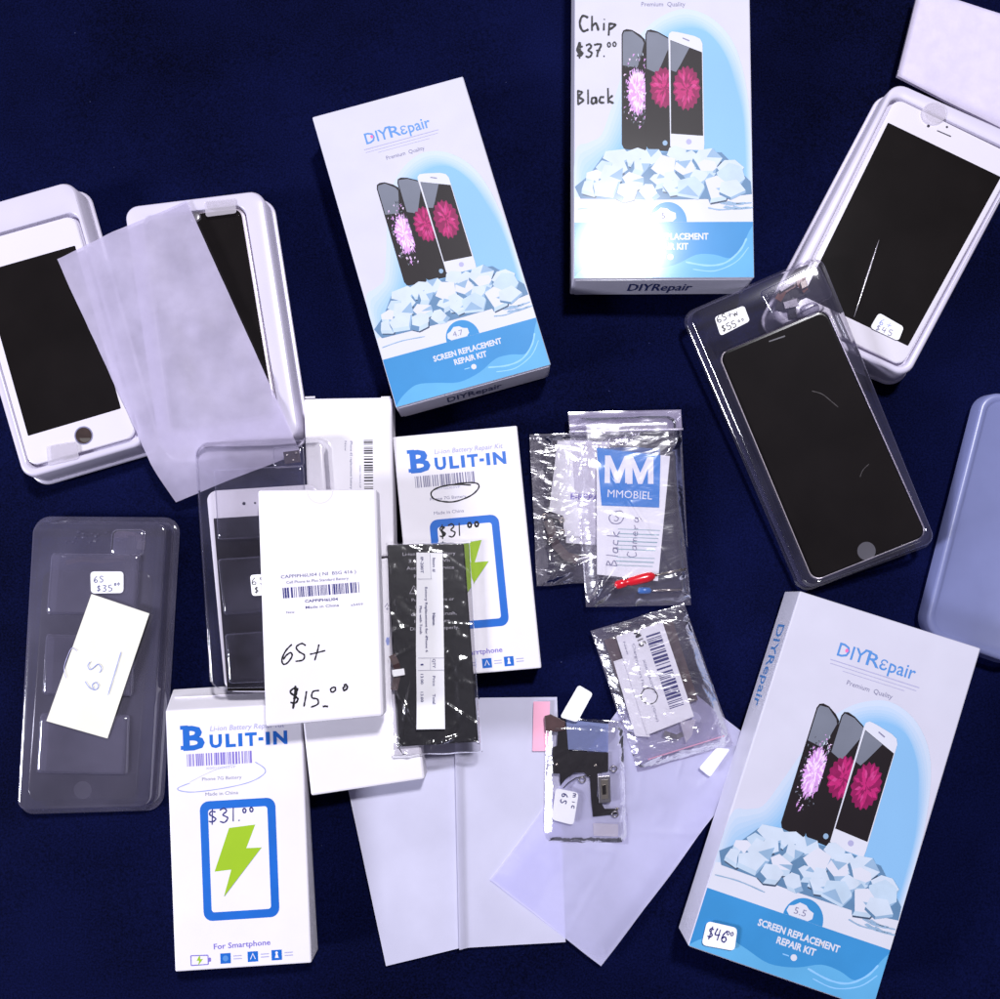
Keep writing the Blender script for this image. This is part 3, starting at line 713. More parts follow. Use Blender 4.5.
mb = MB(); mb.poly([sc_.px(934+12.5*math.cos(math.radians(a)), 113+11*math.sin(math.radians(a)), .0014) for a in range(0, 360, 15)], 'tab_clear'); obj('pull_tab', mb, scC)
so, ss = sticker('price_sticker', [(879, 312.7), (904, 327), (898.5, 341), (870, 327.6)], sc_, scC, .0009, .0018)
P = Print(ss); P.hand('6+', (879, 324), (894, 330.5), 6, .9, 'ink_pen', 1); P.hand('$45', (875.5, 330), (893, 337), 6, .9, 'ink_grey', 1); P.done('price_writing', so)
mb = MB(); mb.tube([sc_.px(879+(854-879)*t, 240+(317-240)*t, .0009) for t in [k/12 for k in range(13)]], [.0001+.0004*math.sin(math.pi*k/12) for k in range(13)], 'tab_clear', 6); obj('pale_streak', mb, scC, True)  # thin pale tube laid as a streak along the display

# tissue sheets
def sheet(name, label, cat, px, z, m, nu, nv, amp, freq, thick=.0, group=None, seed=0, extra=None):
    s = Surf(px, z); mb = MB()
    def f(u, v, k=0):
        p = s.at(u, v); n = noise.noise(Vector((p.x*freq, p.y*freq, seed))) + .45*noise.noise(Vector((p.x*freq*2.7, p.y*freq*2.7, seed+4)))
        h = amp*(n+.6) + (extra(u, v) if extra else 0)
        return p + s.n*(h-k)
    mb.grid(lambda u, v: f(u, v), nu, nv, m)
    if thick:
        k = len(mb.v)
        mb.grid(lambda u, v: f(u, v, thick), nu, nv, m)
        w = nu+1; edge = [i for i in range(w)] + [j*w+nu for j in range(1, nv+1)] + [nv*w+i for i in range(nu-1, -1, -1)] + [j*w for j in range(nv-1, 0, -1)]
        for a, b in zip(edge, edge[1:]+edge[:1]): mb.f.append([a, b, k+b, k+a]); mb.mi.append(0)
    o = obj(name, mb, None, True, recalc=False); tag(o, label, cat, group)
    return o, s
sheet('tissue_sheet', 'white translucent tissue sheet laid slantwise over two screen trays', 'tissue', [(57, 259), (187, 201), (301, 453), (168, 500)], [.0192, .0192, .0192, .0192], 'tissue_foam', 66, 110, .0015, 32,
    extra=lambda u, v: .0012*math.exp(-((u-.45)/.12)**2) - .014*min(1, max(0, v-(.85+.15*u))/.15)**1.3)
sheet('foam_sheet', 'pale lilac foam sheet corner in the top right corner', 'foam sheet', [(919, -12), (1050, 30), (1015, 136), (896.5, 76.5)], .009, 'tray_white', 24, 24, .0008, 18, thick=.002, extra=lambda u, v: -.004*(1-v)*0)
bpy.data.objects['foam_sheet'].data.materials[0] = mat('foam_lilac', (204, 196, 222), .7, .2, var=.05, vscale=120, bump=.3, bscale=400)

# ---------------------------------------------------------------- clear clamshells
SH = {}
def blister(label, px, z, depth, rad, cav, zones=(), flange=.002, group='clear plastic clamshells', cavz=None, fm='blister_clear'):
    """vacuum-formed clear shell: flange, raised rim, phone cavity, raised ribs"""
    s = Surf(px, z); t = thing('clear_clamshell', label, 'clamshell', s, max(0, min(c.z for c in s.c)-depth), group)
    mb = MB(); hs = Surf(cav, cavz or z) if cav else None
    rings = [rr(s, -flange, rad+flange, -depth, 7), rr(s, -.0004, rad, -depth+.0003, 7), rr(s, 0, rad, -depth+.0012, 7), rr(s, .0006, rad, -.0012, 7), rr(s, .0012, rad, -.0003, 7), rr(s, .002, rad-.001, 0, 7)]
    if hs: rings += [rr(hs, -.0014, .0065, 0, 7), rr(hs, -.0006, .006, -.0004, 7), rr(hs, -.0002, .006, -.0014, 7), rr(hs, 0, .006, -.0026, 7)]
    mb.loft(rings, fm, False, not cavz)
    obj('shell', mb, t, True)
    for nm, zp, up, r_ in zones:
        zs = Surf(world=[s.px(x, y, 0) for x, y in zp]); b = MB(); z0 = -.0026 if (hs and not cavz) else 0
        rg = [rr(zs, 0, r_, z0, 5), rr(zs, .0003, r_, up-.0016, 5)] + [rr(zs, .0003+.0024*(1-math.cos(a)), r_, up-.0016+.0016*math.sin(a), 5) for a in (.3, .6, .9, 1.2, 1.5708)]
        b.loft(rg, fm, False, True)
        obj(nm, b, t, True)
    return t, s
def squig(pts, s, w, h, m, mb, zoff=0):
    """a flat flex cable: a ribbon with thickness following px points"""
    top = []; n = len(pts); Lf, Rt = [], []
    for i in range(n):
        a, b = pts[max(0, i-1)], pts[min(n-1, i+1)]; dx, dy = b[0]-a[0], b[1]-a[1]; l = math.hypot(dx, dy) or 1
        zz = zoff + .0006*math.sin(i*2.1)
        Lf.append(s.px(pts[i][0]+dy/l*w/2, pts[i][1]-dx/l*w/2, zz)); Rt.append(s.px(pts[i][0]-dy/l*w/2, pts[i][1]+dx/l*w/2, zz))
    d = s.n*h
    rings = [[Lf[i], Rt[i], Rt[i]-d, Lf[i]-d] for i in range(n)]
    mb.loft(rings, m, True, True)
def slab(pts, s, h0, h1, m, mb):
    mb.loft([[s.px(x, y, h0) for x, y in pts], [s.px(x, y, h1) for x, y in pts]], m, True, True)

# D: black screen, right
zD = [.018, .030, .021, .010]
DPX = [(686, 313), (822, 254), (938, 542), (805, 591)]
cavD = [(718, 354), (826, 308), (928, 536), (813, 582)]
sD0 = Surf(DPX, zD)
zc = [sD0.px(x, y, 0).z for x, y in cavD]
clD, sD = blister('clear clamshell with the large black screen and cable, leaning on the right tray', DPX, zD, .010, .006, cavD,
    [('cable_pocket', [(758, 292), (818, 263), (834, 297), (776, 324)], .0016, .003)], cavz=zc, fm='blister_faint')
so, ss = sticker('price_sticker', [(714.5, 317), (744, 305.5), (750, 321), (720.5, 336)], sD, clD, .0006, .0016)
P = Print(ss); P.hand('6S+', (718, 323), (735, 316), 6.5, .9, 'ink_black', 1); P.hand('w', (734, 316.5), (744, 312), 7, .9, 'ink_black', 1); P.hand('$55', (723, 332), (738, 326), 6.5, .9, 'ink_black', 1); P.hand('00', (738.5, 322.5), (746, 319.5), 2.6, .7, 'ink_black', 1); P.done('price_writing', so)
scD, sd = screen('large black screen in the clear clamshell with a round grey home button', cavD, [z-.0026 for z in zc], [(721, 356), (824.5, 312), (925, 534.5), (814, 579)], 'bezel_black', 'glass_black', .006, .0024)
button(scD, sd, 866.5, 551, 9.2, 'button_grey')
P = Print(sd); P.stroke([(769, 341.5), (785, 336)], 1.6, 'button_grey', 3, smooth=False); P.done('speaker_slot', scD)
mb = MB(); ring = rr(sd, .0002, .006, 0, 6); mb.tube(ring, .0004, 'frame_silver', 6, closed=True); obj('frame', mb, scD, True)
for pts in ([(812, 391), (822, 394), (831, 401), (838, 407)], [(860, 477), (863, 470), (869, 464)]):
    P = Print(sd); P.stroke(pts, .7, 'glass_scratch', 3); P.done('scratch', scD)
fx = thing('flex_cable', 'copper brown flex cable and connectors in the clamshell above the large black screen', 'flex cable', sD0.px(795, 292, -.006))
mb = MB(); sDl = sD0.shifted(-.006)
squig([(778, 300), (784, 290), (795, 283), (806, 280)], sDl, 7, .0008, 'copper_flex', mb, .002)
squig([(780, 310), (782, 300), (790, 296), (800, 292), (808, 287)], sDl, 9, .001, 'flex_black', mb, .001)
squig([(798, 275), (800, 284), (806, 291)], sDl, 6, .0008, 'copper_flex', mb, .003); squig([(793, 318), (792, 306), (797, 298)], sDl, 8, .0008, 'flex_black', mb, .001)
obj('cable', mb, fx)
mb = MB(); slab([(779, 288), (794, 279), (796, 283), (781, 292)], sDl, .003, .0045, 'metal_part', mb); obj('connector', mb, fx, bevel=.0002)
mb = MB(); slab([(800, 282), (806, 279), (808, 286), (802, 289)], sDl, .0035, .005, 'chrome', mb); obj('connector', mb, fx, bevel=.0002)
mb = MB(); slab([(783, 302), (797, 298), (799, 306), (785, 309)], sDl, .002, .003, 'metal_part', mb); obj('speaker_mesh', mb, fx, bevel=.0002)
mb = MB()
mb.loft([rr(Surf(world=[sDl.px(x, y, .003) for x, y in ((797, 308), (816, 300), (822, 312), (803, 320))]), i, .004, h, 5) for i, h in ((0, 0), (.001, .0015), (.003, .002))], 'bag_ridge', True, True); obj('foam_pad', mb, fx, True)

# E: white screen, middle left
zE = [.0294]*4
EPX = [(193.5, 444), (325, 437.5), (343, 688), (209.5, 690)]
sE0 = Surf(EPX, zE)
cavE = [(206, 491), (318, 484), (332, 692), (225, 692)]
clE, sE = blister('clear clamshell holding a white screen, tucked under the 6S+ box', EPX, zE, .008, .006, None,
    [('battery_pocket', [(214, 470), (304, 465), (308, 535), (218, 540)], .0022, .002), ('battery_pocket', [(218, 559), (310, 553), (313, 608), (224, 615)], .0022, .002),
     ('battery_pocket', [(225, 634), (315, 628), (318, 680), (229, 684)], .0022, .002), ('screw_pocket', [(272, 447), (304, 445), (305, 467), (273, 469)], .0014, .002)], fm='blister_mid')
scE, se = screen('white screen with two dark sensor dots, under the 6S+ box in a clamshell', cavE, [sE0.px(x, y).z-.0028 for x, y in cavE], [(213.5, 518.5), (314, 512), (328, 691), (227.5, 691)])
P = Print(se); P.disc(244, 503.5, 1.7, 1.7, 'dot_dark', 2, 12); P.done('camera_dot', scE)
P = Print(se); P.disc(255, 503, 1.1, 1.1, 'dot_dark', 2, 12); P.done('sensor_dot', scE)
so, ss = sticker('price_sticker', [(250, 575), (282, 573), (284, 594), (252, 596)], sE, clE, .0026, .0016)
P = Print(ss); P.hand('6S', (252, 585), (268, 583.5), 7, .8, 'ink_black', 1); P.hand('$', (255, 593), (261, 592.5), 6, 1, 'ink_black', 1); P.done('price_writing', so)
sc2 = thing('screw_packet', 'small brown packet of screws in the top pocket of the middle clamshell', 'screws', sE0.px(291, 457, -.005))
mb = MB(); sEl = sE0.shifted(-.005)
slab([(283, 452), (299, 450), (301, 462), (285, 464)], sEl, 0, .002, 'hole_brown', mb); obj('packet', mb, sc2, bevel=.0004)
for x, y in ((287, 455), (296, 453), (293, 460)):
    mb = MB(); mb.loft([[sEl.px(x+1.3*q*math.cos(a/10*6.2832), y+1.3*q*math.sin(a/10*6.2832), h) for a in range(10)] for q, h in ((1, .002), (1, .0028), (.6, .0031))], 'chrome', False, True); obj('screw', mb, sc2, True)

# F: black screen, lower left
zF = .011
FPX = [(31.5, 521), (168, 522), (151, 808), (15, 812)]
sF0 = Surf(FPX, zF)
cavF = [(43, 570), (152, 571), (135, 799), (27, 801)]
clF, sF = blister('clear clamshell with a $35.00 sticker, under the cream paper slip', FPX, zF, .0105, .006, None,
    [('battery_pocket', [(52, 553), (141, 554), (137, 615), (47, 614)], .0024, .002), ('battery_pocket', [(46.5, 634), (136, 636), (133, 697), (43, 695)], .0024, .002),
     ('battery_pocket', [(41, 713), (130, 715), (128, 775), (37, 773)], .0024, .002), ('cable_pocket', [(112, 529), (146, 529), (144, 556), (110, 556)], .0014, .003)], flange=.0036)
scF, sf = screen('black screen with a faint round home button, under the cream paper slip', cavF, zF-.004, [(45, 573), (150, 573.5), (133, 797), (29, 799)], 'bezel_black', 'glass_black', .006)
button(scF, sf, 82.7, 790, 9, 'button_grey')
so, ss = sticker('price_sticker', [(90.3, 571.5), (123.4, 571.5), (123.4, 593), (91, 593.5)], sF, clF, .0030, .002)
P = Print(ss); P.hand('6S', (94, 582.5), (105, 582), 6, .8, 'ink_navy', 1); P.hand('$35', (97, 591.5), (114, 591), 6, .8, 'ink_navy', 1); P.hand('00', (114.5, 585.5), (121, 585), 2.6, .8, 'ink_navy', 1); P.done('price_writing', so)
mb = MB()                                                                      # embossed dots of raised lettering
for k in range(20):
    x, y = 58+R.uniform(0, 82), 533+R.choice((0, 4, 8))+R.uniform(-1.5, 1.5); r_ = R.uniform(.9, 1.8)
    mb.loft([[sF.px(x+r_*q*math.cos(a/8*6.2832), y+r_*.7*q*math.sin(a/8*6.2832), h) for a in range(8)] for q, h in ((1, 0), (.85, .0009), (.6, .0013), (.2, .0015))], 'blister_mid', False, True)
obj('embossing', mb, clF, True)
sl, ssl = sheet('paper_slip', 'cream paper slip with faint 6S pen writing, on the lower left clamshell', 'paper slip', [(91.5, 594), (149.5, 613.5), (107.5, 738.5), (46.5, 721)], [.0148, .0150, .0142, .0142], 'slip_cream', 20, 30, .0002, 20)
Q = ssl.shifted(.0005); P = Print(Q)
P.hand('6S', (97.5, 691), (104, 655), 14, .8, 'ink_pen', 0); P.stroke([(121, 652), (115, 672), (108, 695)], .8, 'ink_pen', 0); P.stroke([(77, 651), (72, 648), (68, 655), (64, 668), (66, 678)], .7, 'ink_faint', 0)
P.done('pen_writing', sl)
fx2 = thing('flex_cable', 'dark flex cable in the top pocket of the lower left clamshell', 'flex cable', sF0.px(128, 545, -.007))
mb = MB(); sFl = sF0.shifted(-.007)
squig([(114, 535), (122, 534), (134, 536), (142, 540)], sFl, 7, .0008, 'cable_brown', mb, .002); squig([(132, 536), (130, 550), (127, 562), (130, 575)], sFl, 8, .0008, 'flex_black', mb, .002)
squig([(66, 563), (80, 559), (100, 561), (124, 558)], sFl, 5, .0008, 'cable_brown', mb, .002); obj('cable', mb, fx2)
mb = MB(); slab([(138, 540), (146, 541), (144, 550), (136, 549)], sFl, .0028, .0042, 'chrome', mb); obj('connector', mb, fx2, bevel=.0002)

# G: frosted tray at the right edge
sG = Surf([(985, 388), (1084, 418), (1022, 668), (922.5, 633)], .010)
tg = thing('frosted_lid', 'frosted blue violet plastic lid at the right edge, behind the 5.5 box', 'plastic lid', sG, 0)
mb = MB(); mb.loft([rr(sG, -.001, .013, -.0095, 8), rr(sG, 0, .012, -.0012, 8), rr(sG, .0006, .012, -.0003, 8), rr(sG, .0016, .011, 0, 8), rr(sG, .0036, .010, 0, 8), rr(sG, .0042, .0095, -.0006, 8), rr(sG, .005, .009, -.0009, 8)], 'frosted_tray', False, True); obj('shell', mb, tg, True)

# ---------------------------------------------------------------- clear bags
def smo(x): x = max(0, min(1, x)); return (x*x*(3-2*x))**.6
def bag(name, label, px, z, puff, m, wr=.0012, freq=38, seed=0, nu=44, nv=56, group='clear plastic bags', zip_v=None, edge=.14, ncr=16, lines=()):
    s = Surf(px, z); t = thing(name, label, 'plastic bag', s, max(0, min(c.z for c in s.c)), group)
    mb = MB(); rc = random.Random(seed); nu, nv = nu*2, nv*2
    cr = [(rc.random(), rc.random(), rc.uniform(0, 3.14), rc.uniform(.006, .03), rc.uniform(.0009, .0020), rc.uniform(.2, .8)*wr*rc.choice((1, 1, -.6))) for _ in range(ncr)]
    cr += [(rc.choice((.04, .96, rc.random())), rc.choice((.05, .95, rc.random())), rc.uniform(0, 3.14), rc.uniform(.002, .008), rc.uniform(.0005, .001), rc.uniform(.4, 1)*wr) for _ in range(ncr//2)]
    cr = [(s.at(a, b), c, d, e_, g_) for a, b, c, d, e_, g_ in cr]
    for x0, y0, x1, y1, am, wd in lines:
        a, b = s.px(x0, y0), s.px(x1, y1); cr.append(((a+b)/2, math.atan2(b.y-a.y, b.x-a.x), (b-a).length*.5, wd, am))
    def f(u, v, top):
        e = smo(min(u, 1-u)/edge)*smo(min(v, 1-v)/(edge*s.W/s.H))
        p = s.at(u, v)
        n = noise.noise(Vector((p.x*freq, p.y*freq, seed))) + .7*abs(noise.noise(Vector((p.x*freq*2.3, p.y*freq*1.7, seed+9))))*2-.7 + .5*noise.noise(Vector((p.x*freq*4.5, p.y*freq*4.5, seed+3)))
        ed = noise.noise(Vector((u*4+seed, v*4, 7)))*.0008
        h = (puff*e + wr*max(0, n+.35)*(.3+.7*e)) if top else (-.0003+.0002*n)
        if top:
            for c, an, ln, wd, am in cr:
                dx, dy = p.x-c.x, p.y-c.y; al = dx*math.cos(an)+dy*math.sin(an); ac = -dx*math.sin(an)+dy*math.cos(an)
                if abs(al) < 2.2*ln and abs(ac) < 3*wd: h += am*math.exp(-(ac/wd)**2-(al/ln)**2)
            h = max(h, .0003)
        q = s.at(u + ed/s.W*(1 if abs(u-.5) > .49 else 0), v + ed/s.H*(1 if abs(v-.5) > .49 else 0), h)
        return q
    mb.grid(lambda u, v: f(u, v, 1), nu, nv, m); mb.grid(lambda u, v: f(u, v, 0), 6, 6, m)
    obj('film', mb, t, True, recalc=False)
    if zip_v:
        P2 = [s.at(k/20, zip_v, puff*.7+.0010) for k in range(21)]; b = MB(); b.tube(P2, .0007, 'bag_ridge', 6); obj('zip_seal', b, t, True)
        b = MB(); b.grid(lambda u, v: s.at(u, v*zip_v, .0030+.0005*noise.noise(Vector((u*5, v*3, seed)))), 20, 6, 'zip_band'); obj('zip_band', b, t, True, recalc=False)
    return t, s
# I: back bag with repair card
bgI, sI = bag('clear_bag', 'crinkled clear bag with a white card, left of and under the zip bag', [(529.5, 434.5), (640, 432), (634, 580), (537, 586)], .001, .0045, 'bag_crinkled', .0014, 42, 3, ncr=18, lines=((536, 470, 552, 478, .0018, .0018), (538, 478, 556, 470, .0018, .0016), (545, 440, 552, 450, .0016, .0012), (560, 572, 590, 560, .0016, .0014), (538, 584, 575, 570, .0016, .0012)))
sIc = Surf([(529.5, 434.5), (640, 432), (634, 580), (537, 586)], .0035)
cI = thing('card', 'white card lettered E-REPAIR inside the crinkled clear bag', 'card', sIc.px(585, 490))
mb = MB(); slab([(557.5, 440), (610, 441), (604, 537), (564, 536.5), (563, 516), (549, 511)], sIc, 0, .0004, 'paper_white', mb); obj('card_sheet', mb, cI)
P = Print(sIc.shifted(.0005)); P.text('E-REPAIR', (570.5, 499), (607, 501), 6, 'ink_violet', .02); P.done('lettering', cI)
mb = MB(); slab([(566, 520), (600, 521), (600, 545), (566, 543)], sIc, -.0012, -.0006, 'paper_white', mb); tag(obj('card', mb, None), 'plain white card under the E-REPAIR card in the crinkled bag', 'card')
for i, (q, lab) in enumerate((([(545, 516), (550, 515), (558, 517), (562, 520)], 'small metal bracket with two eyelets in the crinkled bag'), ([(551, 540), (556, 536), (560, 538), (562, 532)], 'bent metal bracket near the bottom of the crinkled bag'))):
    b = thing('metal_bracket', lab, 'bracket', sIc.px(q[0][0], q[0][1], 0)); mb = MB(); squig(q, sIc, 4, .0006, 'metal_part', mb, .001); obj('strip', mb, b)
    for e in (q[0], q[-1]):
        mb = MB(); ringp = [sIc.px(e[0]+2.3*math.cos(a/12*6.2832), e[1]+2.3*math.sin(a/12*6.2832), .0012) for a in range(12)]; mb.tube(ringp, .0004, 'chrome', 6, closed=True); obj('eyelet', mb, b, True)
b = MB(); squig([(548, 520), (552, 533), (556, 545), (566, 556), (578, 560)], sIc, 9, .0006, 'cable_brown', b, 0); tag(obj('flex_cable', b, None), 'brown flex cable at the bottom of the crinkled clear bag', 'flex cable')
# H: zip bag
HPX = [(568, 413), (680, 410.5), (691, 605), (586, 607)]
bgH, sH = bag('zip_bag', 'clear zip bag with a blue MM card and a red tool', HPX, [.004, .003, .002, .003], .0055, 'bag_clear', .0008, 24, 11, zip_v=.105, ncr=9, lines=((610, 478, 662, 557, .0011, .0008), (650, 470, 682, 436, .0012, .0012), (586, 606, 612, 572, .0016, .001), (590, 607, 626, 578, .0014, .001), (595, 606, 600, 560, .0014, .001), (662, 580, 690, 573, .0012, .0009), (612, 535, 621, 575, .0010, .0009), (684, 540, 690, 600, .0012, .0012)))
sHc = Surf(HPX, .0072)
cH = thing('card', 'white card with a blue MM logo block inside the zip bag', 'card', sHc.px(633, 514))
mb = MB(); slab([(596.5, 447.5), (670, 456), (658, 581), (597, 574.5)], sHc, 0, .0004, 'paper_white', mb); obj('card_sheet', mb, cH)
P = Print(sHc.shifted(.0005))
P.poly([(596.6, 447.6), (660.5, 455.2), (659.2, 507.7), (601.6, 505.5)], 'label_blue', 0); P.poly([(596.8, 447.7), (640, 447.5), (660, 449), (660.4, 455.5)], 'label_bluedark', 1)
for x0, x1 in ((604.6, 630.5), (627, 653.5)):
    y0, y1 = 455.5+(x0-604)*.04, 483+(x0-604)*.04; w = (x1-x0); a = .23*w
    P.poly([(x0, y1), (x0+.02*w, y0), (x0+a, y0), (x0+.5*w, y1-11), (x1-a, y0+.6), (x1, y0+.6), (x1, y1), (x1-a*.9, y1), (x1-a*.9, y0+12), (x0+.58*w, y1), (x0+.42*w, y1), (x0+a*.9, y0+11), (x0+a*.9, y1)], 'paper_white', 2 if x0 < 610 else 4)
P.text('MMOBIEL', (607.5, 497), (652, 499.5), 8, 'paper_white', .0, 2)
P.done('logo_block', cH)
P = Print(sHc.shifted(.0005))
for k, y in enumerate((529, 533.5, 537, 541, 545, 549, 557, 561, 565)): P.stroke([(618-k*.3, y), (660-k*.9, y+1.5)], 1.3 if k % 2 else .8, 'ink_lines', 0, smooth=False)
P.done('small_print', cH)
P = Print(sHc.shifted(.0005))
P.stroke([(614, 512), (621, 511), (624, 516), (620, 523), (612, 523), (609, 517), (614, 512)], .9, 'ink_grey', 1); P.hand('S', (614, 521), (620, 521), 8, .8, 'ink_grey', 1)
P.hand('Black', (617, 567), (619.5, 530), 11, .9, 'ink_grey', 2); P.hand('Camera', (636, 558), (639, 516), 9, .7, 'ink_grey', 2); P.done('pen_writing', cH)
tl = thing('screwdriver', 'small red handled screwdriver at the bottom of the zip bag', 'screwdriver', sHc.px(636, 580, -.002))
A, B = sHc.px(615, 585.5, .0005), sHc.px(654.5, 575.5, .0005); mb = MB()
mb.tube([A.lerp(B, t) for t in (0, .04, .15, .25, .3, .38, .5, .8, .93, 1)], [.0012, .0024, .0026, .0024, .0018, .0024, .0028, .003, .0026, .0014], 'plastic_red', 12); obj('handle', mb, tl, True)
C_ = sHc.px(686, 569, 0); mb = MB(); mb.tube([B, C_], .0007, 'chrome', 8); obj('shaft', mb, tl, True)
tl = thing('screwdriver', 'thin screwdriver with a short blue handle below the red one', 'screwdriver', sHc.px(646, 591, -.003))
A, B = sHc.px(638, 590.5, -.003), sHc.px(651, 590.5, -.003); mb = MB(); mb.tube([A.lerp(B, t) for t in (0, .1, .5, .9, 1)], [.001, .0018, .002, .0018, .001], 'plastic_blue', 10); obj('handle', mb, tl, True)
mb = MB(); mb.tube([B, sHc.px(687, 590, -.003)], .0006, 'chrome', 8); obj('shaft', mb, tl, True)

# paper sheets and pouches at the bottom
SG = 'translucent white sheets'
sheet('foam_sheet', 'left panel of translucent white sheeting, running under the blank white box', 'foam sheet', [(338, 742), (456, 735), (460, 948), (386, 966)], .0008, 'foam_sheet', 30, 50, .0003, 20, group=SG, seed=2)
sheet('foam_sheet', 'right panel of translucent white sheeting with a bright folded edge, right of the black pouch', 'foam sheet', [(454, 698), (557, 697), (565.5, 942), (459.5, 948)], .0016, 'foam_sheet', 40, 50, .0003, 20, group=SG, seed=5, extra=lambda u, v: .0028*math.exp(-(u/.05)**2))
sheet('pink_tab', 'small pink protective sheet beside the flex cable bag', 'film tab', [(533.5, 701.5), (550, 701.5), (548.5, 751), (532.5, 751)], .0034, 'pink_tab', 6, 10, .0002, 30)
pm, sM = bag('foam_pouch', 'translucent white pouch laid diagonally at bottom centre', [(655, 661), (764, 750), (601, 966), (490, 880)], [.0012, .0008, .0012, .0028], .0022, 'foam_pouch', .0007, 26, 21, 40, 60)
# J: bag with barcode label
JPX = [(590.5, 631), (684, 603.5), (734, 745), (637.5, 772)]
bgJ, sJ = bag('clear_bag', 'clear bag with a white barcode label, standing over the pouch corner', JPX, [.002, .002, .0045, .0045], .0042, 'bag_crinkled', .0010, 36, 31, ncr=10)
sJc = Surf(JPX, [.005, .005, .007, .007])
mb = MB(); mb.tube([sJ.px(648+(724-648)*k/20, 759.5+(736-759.5)*k/20, .0030+.0003*(k % 2)) for k in range(21)], .0004, 'pink_tab', 5); obj('perforation', mb, bgJ, True)
mb = MB(); slab([(604, 640), (672, 618), (698, 700), (632, 722)], sJc, -.002, -.001, 'cable_brown', mb); tag(obj('flex_cable', mb, None), 'brown flat flex part behind the barcode label', 'flex cable')
cJ = thing('barcode_card', 'white barcode card marked $15 with a circled 6 in the bag', 'label card', sJc.px(655, 680))
mb = MB(); slab([(616, 636.5), (662.5, 622), (694, 716.5), (647, 735)], sJc, .0006, .001, 'paper_white', mb); obj('card_sheet', mb, cJ)
P = Print(sJc.shifted(.00105))
P.barcode((660, 631.5), (684, 704.5), 15, 'ink_navy', 9, 0, 26)
P.text('X000ZAGVF7', (642.5, 660), (654, 694), 2.4, 'ink_grey', 0); P.text('Charging Port Flex', (632, 644), (643, 690), 2.8, 'ink_grey', 0); P.text('(Grey)', (652, 706), (657, 722), 2.6, 'ink_grey', 0); P.text('New', (623, 642), (627, 655), 2.4, 'ink_grey', 0)
P.done('printed_label', cJ)
P = Print(sJc.shifted(.00105))
P.stroke([(643, 690), (648, 688), (654, 690), (657.5, 696), (655, 702), (649, 704), (643, 701), (641, 695), (645, 689), (651, 688.5)], .9, 'ink_black', 3); P.done('marker_ring', cJ)
P = Print(sJc.shifted(.00105)); P.stroke([(634, 633), (639, 634), (636, 637), (641, 635)], 2.2, 'ink_black', 3)
P.hand('15', (637, 640), (642.5, 650), 6, 1.2, 'ink_black', 3)
P.done('marker_writing', cJ)
mb = MB(); slab([(613.5, 661.5), (630, 656), (650, 737), (635, 736)], sJc, -.0004, .0002, 'paper_white', mb); tag(obj('card', mb, None), 'blank white card sticking out left behind the barcode card', 'card')
mb = MB(); slab([(680, 722), (696, 719), (692, 735), (686, 743)], sJc, 0, .0003, 'tab_clear', mb); tag(obj('film_tab', mb, None), 'small translucent film tab below the barcode card', 'film tab')
mb = MB(); squig([(664, 733), (670, 735), (677, 737), (683, 734)], sJc, 5, .0006, 'metal_part', mb, .001); tag(obj('metal_bracket', mb, None), 'dark metal part peeking out under the barcode card', 'bracket')
mb = MB(); sN = Surf([(716.5, 748), (730, 749), (710, 777), (699, 768)], .0068); mb.loft([rr(sN, 0, .0012, -.0002, 4), rr(sN, 0, .0012, 0, 4)], 'sticker_white', True, True); tag(obj('paper_tab', mb, None), 'small white paper tab beside the 5.5 repair kit box', 'paper tab')

# K: flex cable bag
KPX = [(545, 717), (624, 721), (628.5, 844), (543, 843)]
bgK, sK = bag('clear_bag', 'clear bag with a black dock flex cable and a 6S sticker, on the white sheets', KPX, .0038, .0036, 'pouch_clear', .0007, 30, 41, ncr=9)
sKc = Surf(KPX, .0050)
q = lambda pts: [(520+x/5.55, 670+y/5.55) for x, y in pts]
kf = thing('flex_cable', 'black dock flex cable with metal connectors inside the flat bag', 'flex cable', sKc.px(585, 770))
mb = MB()
slab(q([(210, 330), (270, 330), (275, 450), (490, 458), (490, 565), (430, 572), (428, 700), (470, 770), (540, 770), (545, 800), (405, 815), (395, 720), (388, 600), (355, 570), (300, 570), (228, 625), (222, 575), (182, 575), (180, 430), (205, 420)]), sKc, 0, .0006, 'flex_black', mb); obj('cable', mb, kf)
mb = MB(); slab(q([(135, 255), (170, 245), (252, 285), (250, 335), (200, 345), (140, 335)]), sKc, .0004, .0022, 'cable_brown', mb); obj('connector', mb, kf, bevel=.0004)
mb = MB(); slab(q([(430, 590), (500, 585), (505, 735), (438, 740)]), sKc, .0006, .0022, 'metal_part', mb); obj('dock_port', mb, kf, bevel=.0004)
mb = MB(); slab(q([(448, 610), (488, 608), (490, 715), (452, 718)]), sKc, .0023, .0026, 'chrome', mb); slab(q([(455, 640), (476, 638), (478, 690), (458, 692)]), sKc, .0027, .0029, 'flex_black', mb); obj('port_plate', mb, kf)
for x, y in ((520, 548), (528, 800), (345, 610)):
    cx, cy = 520+x/5.55, 670+y/5.55; mb = MB()
    mb.tube([sKc.px(cx+3*math.cos(a/14*6.2832), cy+2.7*math.sin(a/14*6.2832), .0012) for a in range(14)], .0005, 'metal_part', 6, closed=True); obj('screw_eyelet', mb, kf, True)
for x, y in ((420, 530), (205, 525), (540, 770), (205, 290)):
    cx, cy = 520+x/5.55, 670+y/5.55; mb = MB(); mb.loft([[sKc.px(cx+1.5*k*math.cos(a/10*6.2832), cy+1.5*k*math.sin(a/10*6.2832), h) for a in range(10)] for k, h in ((1, .0006), (1, .0012), (.5, .0014))], 'chrome', False, True); obj('solder_contact', mb, kf, True)
